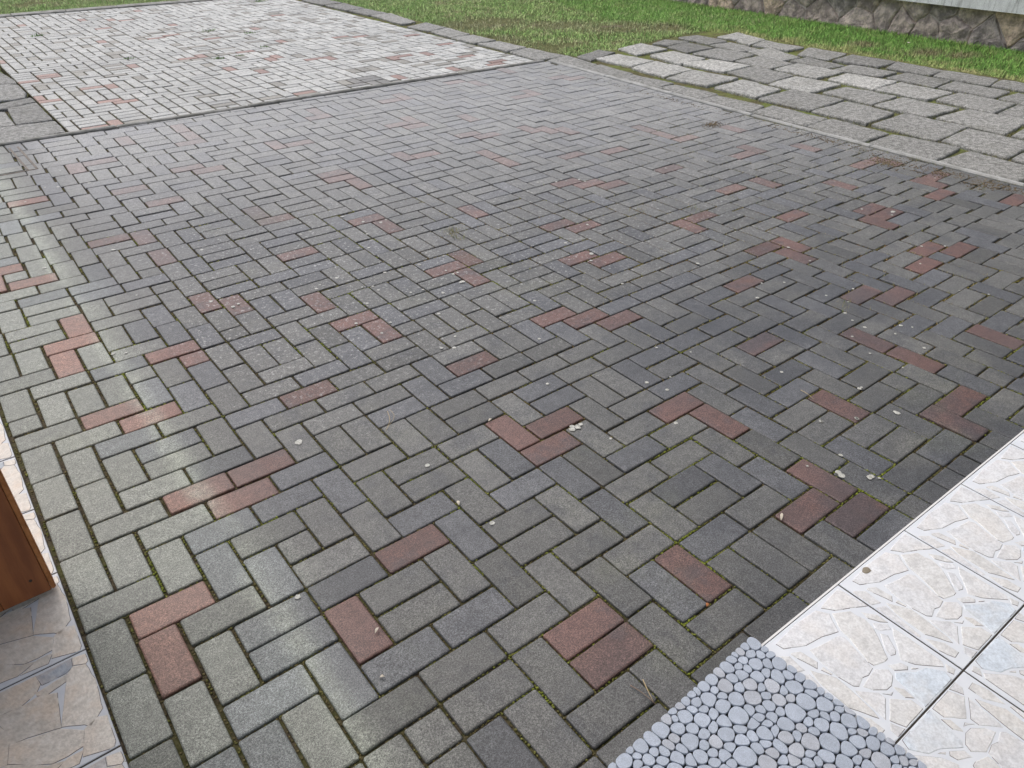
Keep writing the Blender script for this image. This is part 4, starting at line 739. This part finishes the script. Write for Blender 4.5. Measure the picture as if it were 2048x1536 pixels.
def pebble_mesh(c, cell_):
    cell_ = inset(cell_, .00055)
    # smooth the cell into a rounded pebble (Chaikin) 
    for _ in range(3):
        q = []
        for a, b in zip(cell_, cell_[1:]+cell_[:1]):
            q += [(a[0]*.75+b[0]*.25, a[1]*.75+b[1]*.25), (a[0]*.25+b[0]*.75, a[1]*.25+b[1]*.75)]
        cell_ = q
        if len(cell_) > 60: break
    # resample to 18 points
    L_ = [0.0]
    for a, b in zip(cell_, cell_[1:]+cell_[:1]): L_.append(L_[-1]+math.hypot(b[0]-a[0], b[1]-a[1]))
    pts = []; n = 18; idx = 0
    for k in range(n):
        t_ = L_[-1]*k/n
        while L_[idx+1] < t_: idx += 1
        a, b = cell_[idx], cell_[(idx+1) % len(cell_)]; u = (t_-L_[idx])/max(1e-9, L_[idx+1]-L_[idx])
        pts.append((a[0]+(b[0]-a[0])*u-c[0], a[1]+(b[1]-a[1])*u-c[1]))
    v, f = [], []
    for s, z in ((.92, .0), (1.0, .003), (1.0, .0068), (.972, .0084), (.91, .0090)):
        v += [(x*s, y*s, z) for x, y in pts]
    for k in range(4): f += [(k*n+i, k*n+(i+1) % n, (k+1)*n+(i+1) % n, (k+1)*n+i) for i in range(n)]
    f.append(tuple(range(4*n, 5*n)))
    me = mesh_py('pebble', v, f)
    me.polygons.foreach_set('use_smooth', [i < len(f)-1 for i in range(len(f))])
    return me
lay = pebble_layout()
# keep the pebbles that show largest as single parts
cmi = cam_o.matrix_world.inverted()
def mkey(e):
    q = cmi @ Vector((MX0+e[0][0], MY0+e[0][1], .03)); return (0 if abs(q.y/-q.z*1534) < 790 else 1, (Vector((MX0+e[0][0], MY0+e[0][1], 0))-CAM).length)
lay = [e for e in lay if e[1] and area(e[1]) > 5e-5]
lay.sort(key=mkey)
hx, hy = (MX1-MX0)/2, (MY1-MY0)/2
SV, SF, SC = [], [], []
for k, (c, cl) in enumerate(lay):
    me = pebble_mesh(c, cl); kk = RND.uniform(.94, 1.05); bl = RND.random()
    col = (.40*kk, .445*kk, .525*kk) if bl < .85 else (.42*kk, .445*kk, .50*kk)
    if RND.random() < .12: col = tuple(q*1.10 for q in col)
    z_ = .003+RND.uniform(-.0005, .0009)
    if k < 300:
        o = link('pebble', me, M_PEB, mat); o.location = (c[0]-hx, c[1]-hy, z_); o.color = (*col, 1)
        o.rotation_euler = (RND.gauss(0, .012), RND.gauss(0, .012), 0)
    else:
        n0 = len(SV); SV += [(p.co.x+c[0]-hx, p.co.y+c[1]-hy, p.co.z+z_) for p in me.vertices]; SF += [tuple(i+n0 for i in q.vertices) for q in me.polygons]; SC += [col]*len(me.vertices)
        bpy.data.meshes.remove(me)
if SV:
    M_PEB2 = attr_mat('mat_pebble_far', .62, .3, var=.08, scale=500)
    o = link('pebbles', mesh_py('pebbles', SV, SF, smooth=True, cols=SC), M_PEB2, mat); o['kind'] = 'stuff'
# translucent grey backing web: thin strips joining the pebbles
v, f = box_vf(-hx+.016, -hy+.016, .0008, hx-.016, hy-.016, .0032); link('backing', mesh_py('backing', v, f), M_BACK, mat)

# access cover frame let into the pavers by the cross kerb
mh = empty('access_cover_frame', (.62, 4.80, 0), 'narrow rusty steel frame of a paved access cover by the cross kerb', 'cover frame', rz=math.radians(1.0))
for x0 in (-.040, .012):
    v, f = box_vf(x0, -.30, -.02, x0+.014, .30, .003, .001); link('frame_bar', mesh_py('frame_bar', v, f), M_STEEL, mh)
v, f = box_vf(-.024, -.30, -.02, .010, .30, -.004); link('infill_strip', mesh_py('infill_strip', v, f), M_KERB, mh)
v, f = box_vf(-.40, -.316, -.02, .026, -.302, .002, .001); link('frame_bar', mesh_py('frame_bar', v, f), M_STEEL, mh)

# ---------------------------------------------------------------- moss in the joints
def blob(P, c, col, V, Fc, Cc, seed):
    k = len(V); n = 5; r = random.Random(seed)
    rot = r.random()*6.28
    for zz, s in ((-.35, 1.0), (.35, .75)):
        for i in range(n):
            a = rot+i*2*math.pi/n; q = s*r.uniform(.7, 1.2)
            V.append((P[0]+math.cos(a)*c*q, P[1]+math.sin(a)*c*q, P[2]+zz*c*.8))
    V.append((P[0]+r.uniform(-.2, .2)*c, P[1]+r.uniform(-.2, .2)*c, P[2]+c*.65))
    for i in range(n): Fc.append((k+i, k+(i+1) % n, k+n+(i+1) % n, k+n+i))
    for i in range(n): Fc.append((k+n+i, k+n+(i+1) % n, k+2*n))
    Cc += [tuple(q*.55 for q in col)]*n + [col]*n + [tuple(q*1.25 for q in col)]
def moss_on(root, ent, maxd, base):
    r = random.Random(31); V, Fc, Cc = [], [], []; seen = set(); s_ = 0
    for e in ent:
        vis, dist, i, j, w_, h_, red, P, whole, cx, cy = e
        if vis or dist > maxd: continue
        for a, b in ((0, 1), (1, 2), (2, 3), (3, 0)):
            A_, B_ = Vector(P[a]), Vector(P[b]); mid = (A_+B_)/2
            key = (round(mid.x*40), round(mid.y*40))
            if key in seen: continue
            seen.add(key)
            L_ = (B_-A_).length; step = .0058*max(1, dist/2.2); n = int(L_/step)
            for k in range(n):
                q = A_.lerp(B_, (k+r.random())/n)
                d = noise.noise(Vector((q.x*3.2, q.y*3.2, 1)))*.7 + noise.noise(Vector((q.x*13, q.y*13, 2)))*.8
                dens = .10 + .55*d + (.12 if q.x > .6 and q.y < .8 else 0)
                if r.random() > dens+.30: continue
                if kerb_right(q.y)-.01 < q.x or q.y > kerb_back(q.x)-.01: continue
                if q.y < -.68: continue
                g = min(1, max(0, d*1.3+.02+(.35 if q.y < .1 and q.x > .9 else 0)+r.gauss(0, .2)))
                rust = min(1, max(0, (q.x-1.2)*.45+noise.noise(Vector((q.x*1.7, q.y*1.7, 8)))*.7 - (.5 if q.y < -.2 else 0)))
                br = (.125*(1-rust)+.12*rust, .105*(1-rust)+.072*rust, .05*(1-rust)+.03*rust)
                gr = (.16, .19, .03)
                gg = g*(1-.55*rust)
                col = tuple(br[m_]*(1-gg)+gr[m_]*gg for m_ in range(3)); kk = r.uniform(.6, 1.15); col = tuple(m_*kk for m_ in col)
                c = r.uniform(.0019, .0042)*min(2.1, max(1, dist/2.4))
                if r.random() < .02+.05*max(0, d): c *= 1.35
                blob((q.x+r.gauss(0, .0016), q.y+r.gauss(0, .0016), -.0072+.0030*g), c, col, V, Fc, Cc, s_); s_ += 1
    o = link('joint_moss', mesh_py('joint_moss', V, Fc, cols=Cc, smooth=True), M_MOSS, root); o['kind'] = 'stuff'
    return len(V)
moss_on(patio, ent_near, 4.6, 0)

# ---------------------------------------------------------------- lichen rosettes on the pavers
V, Fc = [], []
rl = random.Random(4)
for x, y, b in DATA['lichen']:
    for _ in range(1 if not b else 2):
        r_ = rl.uniform(.0042, .0078)*(1.45 if b else 1)*(1+.10*max(0, y)); n = 12; k = len(V)
        ox, oy = (rl.gauss(0, .006), rl.gauss(0, .006)) if b else (0, 0)
        ph = rl.random()*9
        for q, z in ((1, .0002), (.8, .0011)):
            for i in range(n):
                a = i*2*math.pi/n; rr = r_*q*(1+.30*noise.noise(Vector((math.cos(a)*1.6+ph, math.sin(a)*1.6, ph))))
                V.append((x+ox+math.cos(a)*rr, y+oy+math.sin(a)*rr, z+.0014+_*.0007))
        for i in range(n): Fc.append((k+i, k+(i+1) % n, k+n+(i+1) % n, k+n+i))
        Fc.append(tuple(range(k+n, k+2*n)))
o = link('lichen', mesh_py('lichen', V, Fc), M_LICH, patio); o['kind'] = 'stuff'

# ---------------------------------------------------------------- grass
def blades(name, n_per, poly, colf, hf, seed, width=.005, dens=None, z0=-.07, parent=None, bend=.85):
    r = np.random.default_rng(seed)
    P = np.array(poly); lo, hi = P.min(0), P.max(0); n = int(n_per*(hi-lo).prod())
    xy = lo + r.random((n, 2))*(hi-lo)
    inside = np.zeros(n, bool); j = len(P)-1
    for i in range(len(P)):
        a, b = P[i], P[j]
        c = ((a[1] > xy[:, 1]) != (b[1] > xy[:, 1])) & (xy[:, 0] < (b[0]-a[0])*(xy[:, 1]-a[1])/(b[1]-a[1]+1e-12)+a[0])
        inside ^= c; j = i
    xy = xy[inside]
    nz = np.array([[noise.noise(Vector((x*1.1, y*1.1, seed))), noise.noise(Vector((x*4.2, y*4.2, seed+3))), noise.noise(Vector((x*14, y*14, seed+5)))] for x, y in xy])
    if dens is not None:
        keep = r.random(len(xy)) < dens(xy, nz); xy, nz = xy[keep], nz[keep]
    n = len(xy); h = hf(xy, nz, r); a = r.random(n)*2*math.pi; lean = r.normal(0, bend, n); 
    ux, uy = np.cos(a), np.sin(a); wd = width*r.uniform(.7, 1.3, n)
    zb = np.full(n, z0)
    V = np.zeros((n, 5, 3), np.float32)
    for k, (s, t_) in enumerate(((-.5, 0), (.5, 0), (-.38, .55), (.38, .55), (0, 1))):
        off = lean*t_*t_*h
        V[:, k, 0] = xy[:, 0] + ux*wd*s - uy*off; V[:, k, 1] = xy[:, 1] + uy*wd*s + ux*off
        V[:, k, 2] = zb + h*t_*np.cos(np.clip(lean*t_, -1.2, 1.2))
    C = colf(xy, nz, r)
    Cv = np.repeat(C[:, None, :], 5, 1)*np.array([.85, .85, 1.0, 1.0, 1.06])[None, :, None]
    me = bpy.data.meshes.new(name)
    idx = (np.arange(n)*5)[:, None]
    tri = np.concatenate([idx+[0, 1, 3], idx+[0, 3, 2], idx+[2, 3, 4]], 1).reshape(-1)
    nt_ = n*3
    me.vertices.add(n*5); me.vertices.foreach_set('co', V.ravel())
    me.loops.add(nt_*3); me.loops.foreach_set('vertex_index', tri.astype(np.int32))
    me.polygons.add(nt_); me.polygons.foreach_set('loop_start', np.arange(nt_, dtype=np.int32)*3); me.polygons.foreach_set('loop_total', np.full(nt_, 3, np.int32))
    me.update(calc_edges=True)
    at = me.color_attributes.new('Col', 'FLOAT_COLOR', 'POINT'); fl = np.ones((n*5, 4), np.float32); fl[:, :3] = Cv.reshape(-1, 3); at.data.foreach_set('color', fl.ravel())
    o = link(name, me, M_GRASS, parent); o['kind'] = 'stuff'
    return o
def mixc(t_, a, b): return np.array(a)[None]*(1-t_[:, None])+np.array(b)[None]*t_[:, None]
def clip01(x): return np.clip(x, 0, 1)
WORN = [(7.62,6.32,.55,.22),(7.2,6.9,.4,.2),(8.05,5.95,.35,.16),(6.3,7.6,.6,.25),(5.9,6.6,.3,.2),(9.05,3.05,.30,.10),(9.2,2.75,.25,.09),(8.95,3.75,.2,.1)]
def worn(xy, nz):
    w_ = np.zeros(len(xy))
    for cx, cy, sx, sy in WORN:
        d = np.hypot((xy[:, 0]-cx)/sx, (xy[:, 1]-cy)/sy/1.6)+nz[:, 1]*.5; w_ = np.maximum(w_, np.clip(1.5-d*1.1, 0, 1))
    return w_
def lawn_col(xy, nz, r):
    dry = clip01(.20+nz[:, 1]*.75+nz[:, 0]*.55+r.normal(0, .18, len(xy)))
    c = mixc(dry, (.29, .48, .13), (.54, .56, .28))
    br = clip01((nz[:, 0]*.8+nz[:, 1]*.8-.22)*2.2)*(r.random(len(xy)) < .6)
    c = c*(1-br[:, None]*.55)+np.array((.38, .30, .21))*br[:, None]*.55
    br = worn(xy, nz)[:, None]*.62; c = c*(1-br)+np.array((.40, .33, .25))*br
    c = c*(1+.30*nz[:, 2:3])
    return c*r.uniform(.7, 1.3, (len(xy), 1))
lawn = [(6.0,5.26),(5.78,6.7),(5.72,8.8),(5.62,10.6),(5.55,11.6),(5.3,11.76),(3.0,11.90),(1.2,12.0),(.2,12.1),(.2,16),(9.9,16),(9.9,5.2),(8.3,5.48),(7.4,5.42),(6.6,5.28)]
def bare(xy, nz): return (1-.75*worn(xy, nz))*clip01(1.15-2.6*np.clip(nz[:, 0]*.8+nz[:, 1]*.7-.20, 0, 1))
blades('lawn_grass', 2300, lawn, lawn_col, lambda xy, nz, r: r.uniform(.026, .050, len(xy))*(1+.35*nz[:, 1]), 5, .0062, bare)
def strip_col(xy, nz, r):
    # next to the flagstones the sward is yellow and scorched, further in it is fresh green
    e = clip01(1-(xy[:, 0]-8.2-.25*nz[:, 1])/.65)*clip01((5.6-xy[:, 1])/1.0+.3)
    dry = clip01(-.02+.95*e+nz[:, 1]*.6+r.normal(0, .15, len(xy)))
    c = mixc(dry, (.19, .39, .075), (.48, .46, .20))
    br = worn(xy, nz)[:, None]*.8; c = c*(1-br)+np.array((.30, .22, .15))*br
    c = c*(1+.35*nz[:, 2:3])
    return c*r.uniform(.65, 1.3, (len(xy), 1))
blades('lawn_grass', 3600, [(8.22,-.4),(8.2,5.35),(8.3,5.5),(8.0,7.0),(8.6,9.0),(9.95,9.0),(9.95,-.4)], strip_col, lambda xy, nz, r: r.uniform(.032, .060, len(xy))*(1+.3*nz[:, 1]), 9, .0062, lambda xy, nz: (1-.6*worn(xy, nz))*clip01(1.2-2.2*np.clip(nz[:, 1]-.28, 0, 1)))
# turf edge on the left of the terrace
blades('lawn_grass', 3000, [(-.2,7.0),(.98,6.75),(.99,9.4),(-.2,9.4)], lawn_col, lambda xy, nz, r: r.uniform(.03, .06, len(xy)), 12, .006)
# dry and green sprigs and moss cushions between the flagstones and along the kerb
def joints_of(polys, n_per_m, seed, colf, hmin, hmax, name, spread=.014, p=1.0):
    r = np.random.default_rng(seed); pts = []
    for poly, tone in polys:
        for a, b in zip(poly, poly[1:]+poly[:1]):
            a, b = np.array(a), np.array(b); L_ = np.linalg.norm(b-a); n = int(L_*n_per_m); t_ = r.random((n, 1))
            cc = np.mean(poly, 0); out = (a+b)/2-cc; out /= np.linalg.norm(out)
            pts.append(a+(b-a)*t_+out*.012+r.normal(0, spread, (n, 2)))
    xy = np.concatenate(pts)
    nz = np.array([[noise.noise(Vector((x*1.1, y*1.1, seed))), noise.noise(Vector((x*4.2, y*4.2, seed+3))), noise.noise(Vector((x*9, y*9, seed+5)))] for x, y in xy])
    k = r.random(len(xy)) < clip01(.35+nz[:, 1]*1.1+nz[:, 2]*.9)*p
    return sprigs(name, xy[k], nz[k], r, colf, hmin, hmax)
def sprigs(name, xy, nz, r, colf, hmin, hmax, z0=-.02, parent=None, width=.0045):
    n = len(xy); h = r.uniform(hmin, hmax, n); a = r.random(n)*2*math.pi; lean = r.normal(0, .9, n); V = np.zeros((n, 3, 3), np.float32)
    for k, (s, t_) in enumerate(((-.5, 0), (.5, 0), (0, 1))):
        off = np.sin(np.clip(lean, -1.3, 1.3))*t_*h
        V[:, k, 0] = xy[:, 0]+np.cos(a)*width*s-np.sin(a)*off; V[:, k, 1] = xy[:, 1]+np.sin(a)*width*s+np.cos(a)*off; V[:, k, 2] = z0+h*t_*np.cos(np.clip(lean, -1.3, 1.3))
    C = colf(xy, nz, r)
    me = mesh_py(name, V.reshape(-1, 3).tolist(), (np.arange(n*3).reshape(n, 3)).tolist(), cols=np.repeat(C, 3, 0))
    o = link(name, me, M_GRASS, parent); o['kind'] = 'stuff'; return o
def moss_col(xy, nz, r):
    c = mixc(clip01(.4+nz[:, 1]*.9+r.normal(0, .2, len(xy))), (.17, .22, .06), (.30, .26, .13)); return c*r.uniform(.6, 1.2, (len(xy), 1))
joints_of(DATA['path'], 420, 41, moss_col, .014, .034, 'joint_grass').parent = path
joints_of(DATA['strip'], 420, 42, moss_col, .014, .034, 'joint_grass').parent = bord
# sprigs and soil on the near patio, mainly right of the middle and along the right kerb
r = np.random.default_rng(77); pts = []
for x, y, k in [(p[0], p[1], .06) for p in DATA['deb']['tuft']] + [(2.18,1.99,.035),(2.14,1.91,.035),(2.15,1.86,.03),(2.16,1.95,.03)]:
    pts.append(np.array((x, y))+r.normal(0, k*.45, (46, 2)))
tall = np.concatenate(pts)
edge = []
for e in ent_near:
    vis, dist, i, j, w_, h_, red, P, whole, cx, cy = e
    if vis or cx < 1.6 or cy > 3.2: continue
    m_ = noise.noise(Vector((cx*1.3, cy*1.3, 4)))*.9 + min(.5, (cx-1.6)*.22) - .05 - max(0, cy-1.6)*.25
    for a, b in ((0, 1), (1, 2)):
        n = int(max(0, r.normal(m_*20, 4))); A_, B_ = np.array(P[a]), np.array(P[b])
        if n and m_ > .1: edge.append(A_+(B_-A_)*r.random((n, 1))+r.normal(0, .003, (n, 2)))
edge = np.concatenate(edge); edge = edge[(edge[:, 0] < 5.2) & (edge[:, 1] > -.6)]
ky = r.uniform(-.8, 2.9, 1500); kx = np.array([kerb_right(q) for q in ky])-np.abs(r.normal(0, .022, 1500))
kk = np.stack([kx, ky], 1); kk = kk[np.array([noise.noise(Vector((q[1]*3.1, 2.2, 0))) for q in kk]) > -.02]
def sprig_col(xy, nz, r):
    c = mixc(clip01(.55+r.normal(0, .3, len(xy))), (.12, .18, .04), (.36, .29, .15)); return c*r.uniform(.65, 1.2, (len(xy), 1))
for nm, xy, h0, h1 in (('joint_grass', edge, .008, .020), ('joint_grass', tall, .012, .040), ('joint_grass', kk, .008, .026)):
    sprigs(nm, xy, np.zeros((len(xy), 3)), r, sprig_col, h0, h1, -.006, patio, .0028)
# crumbs of soil washed over the pavers at the right kerb
V, Fc, Cc = [], [], []; rs = random.Random(9)
for (cx, cy, sx, sy, n) in ((5.06,1.20,.07,.07,330),(5.10,.90,.05,.08,220),(5.16,.52,.05,.20,420),(5.11,.62,.05,.05,160),(4.86,2.48,.05,.03,160),(5.18,1.75,.03,.3,220),(5.2,3.2,.02,.5,160)):
    for _ in range(n):
        x, y = rs.gauss(cx, sx), rs.gauss(cy, sy)
        if x > kerb_right(y)-.004: continue
        c = rs.uniform(.002, .0062); k_ = rs.uniform(.6, 1.2)
        blob((x, y, .001), c, (.17*k_, .135*k_, .09*k_), V, Fc, Cc, rs.random())
o = link('soil_crumbs', mesh_py('soil_crumbs', V, Fc, cols=Cc, smooth=True), M_MOSS, patio); o['kind'] = 'stuff'

# ---------------------------------------------------------------- weeds in the terrace joints, each a thing
wl = ['small low weed rosette at the far left of the pale terrace', 'bushy green weed tuft in the middle of the pale terrace', 'dark green weed tuft right of the bushy one on the terrace', 'flattened weed tuft nearest the cross kerb on the terrace', 'thin pale weed next to the flattened tuft on the terrace', 'tiny weed left of the terrace middle beside a red paver', 'straggling weed in a joint below the dark tuft', 'weed clump at the far edge of the terrace near the lawn']
for k, (x, y) in enumerate(DATA['deb']['weeds']):
    rw = np.random.default_rng(100+k); n = 46; s = (.07, .075, .06, .06, .045, .05, .05, .07)[k]
    e = empty('weed', (x, y, 0), wl[k], 'weed', 'weeds growing in the terrace joints')
    xy = rw.normal(0, s*.42, (n, 2))*np.array([1.4, .8]); 
    o = sprigs('leaves', xy, np.zeros((n, 3)), rw, lambda xy, nz, r: np.array((.10, .21, .04))[None]*r.uniform(.6, 1.3, (len(xy), 1)), s*.25, s*.65, -.004, e, .011)
    del o['kind']

# ---------------------------------------------------------------- small litter
def strand(name, pts, rad, m, label, cat, z=.006, group=None):
    P = [Vector((x, y, z+.004*math.sin(math.pi*k/(len(pts)-1)))) for k, (x, y) in enumerate(pts)]
    Q = []
    for k in range(len(P)-1):
        for t_ in (0, .25, .5, .75):
            p0, p1, p2, p3 = P[max(k-1, 0)], P[k], P[k+1], P[min(k+2, len(P)-1)]
            Q.append(.5*((2*p1)+(p2-p0)*t_+(2*p0-5*p1+4*p2-p3)*t_*t_+(3*p1-p0-3*p2+p3)*t_**3))
    Q.append(P[-1]); v, f = [], []; n = 6
    for k, q in enumerate(Q):
        d = (Q[min(k+1, len(Q)-1)]-Q[max(k-1, 0)]).normalized(); s = d.cross(Vector((0, 0, 1))).normalized(); u = s.cross(d)
        rr = rad*(1-.55*k/len(Q))
        v += [tuple(q+s*math.cos(a*2*math.pi/n)*rr+u*math.sin(a*2*math.pi/n)*rr) for a in range(n)]
    for k in range(len(Q)-1): f += [(k*n+i, k*n+(i+1) % n, (k+1)*n+(i+1) % n, (k+1)*n+i) for i in range(n)]
    f += [tuple(range(n))[::-1], tuple(range((len(Q)-1)*n, len(Q)*n))]
    o = link(name, mesh_py(name, v, f, smooth=True), m); o['label'] = label; o['category'] = cat
    if group: o['group'] = group
    return o
D = DATA['deb']
strand('straw', D['straw1'], .0011, M_STRAW, 'curved pale straw across a joint in the middle foreground', 'straw')
strand('straw', [(p[0]+.012, p[1]+.004) for p in D['straw1'][:1]]+[(1.075,.71),(1.02,.668)], .0008, M_STRAW, 'thinner straw lying inside the curved pale straw', 'straw')
strand('straw', D['straw2'], .0014, M_STRAW, 'straight straw at the tip of a red paver on the right', 'straw')
strand('twig', D['twig'], .0016, M_TWIG, 'dark straight twig beside the pebble door mat', 'twig')
strand('twig', D['twig2'], .0015, M_STRAW, 'pale dry twig crossing the dark one near the mat', 'twig')
def leaf(name, x, y, L_, W_, ang, m, label, cat, z=.004):
    n = 8; v, f = [], []
    for k in range(n+1):
        t_ = k/n; wv = W_*math.sin(math.pi*min(.98, max(.02, t_)))**.8; lift = .004*math.sin(math.pi*t_)+.002*t_
        v += [((t_-.5)*L_, -wv/2, z+lift+.002), ((t_-.5)*L_, 0, z+lift), ((t_-.5)*L_, wv/2, z+lift+.002)]
    for k in range(n):
        for s in (0, 1): f.append((k*3+s, (k+1)*3+s, (k+1)*3+s+1, k*3+s+1))
    me = mesh_py(name, v, f, smooth=True); o = link(name, me, m); o.location = (x, y, 0); o.rotation_euler = (0, 0, ang)
    md = o.modifiers.new('thick', 'SOLIDIFY'); md.thickness = .0006
    o['label'] = label; o['category'] = cat
leaf('leaf', *D['leafw'][0], .030, .008, .55, M_LEAFW, 'slender whitish leaf on the tip of a red paver at right', 'leaf')
leaf('leaf', *D['leafo'][0], .011, .008, .3, M_LEAFO, 'tiny orange brown leaf at the corner of the red paver near the mat', 'leaf')
leaf('leaf', *D['pink'][0], .018, .009, 1.2, M_LEAFW, 'small pinkish leaf scrap in a joint near the centre', 'leaf')
leaf('leaf', *D['chip1'][0], .017, .006, .5, M_LEAFW, 'pale wood chip lying on the red paver at the bottom', 'wood chip')
leaf('leaf', *D['chip2'][0], .012, .006, -.6, M_LEAFW, 'pale crumb of wood on the grey paver below the red one', 'wood chip')
leaf('leaf', *D['leafs'][0], .016, .008, .2, M_LEAFW, 'pale seed scrap between grey pavers left of three red ones', 'leaf')
leaf('leaf', 9.2, 3.35, .05, .03, .2, M_LEAFW, 'pale fallen leaf on the green turf before the stone wall', 'leaf', z=-.01)
bm = bmesh.new(); bmesh.ops.create_icosphere(bm, subdivisions=2, radius=.012)
for vtx in bm.verts:
    vtx.co = Vector((vtx.co.x*1.15, vtx.co.y*.8, vtx.co.z*.16))*(1+.35*noise.noise(vtx.co*160))
me = bpy.data.meshes.new('mortar_flake'); bm.to_mesh(me); bm.free()
o = link('mortar_flake', me, M_FLAKE); o.location = (D['flake'][0][0]+.006, D['flake'][0][1]-.022, .0325); o['label'] = 'brown flake of mortar on the edge of the pale tiles'; o['category'] = 'flake'
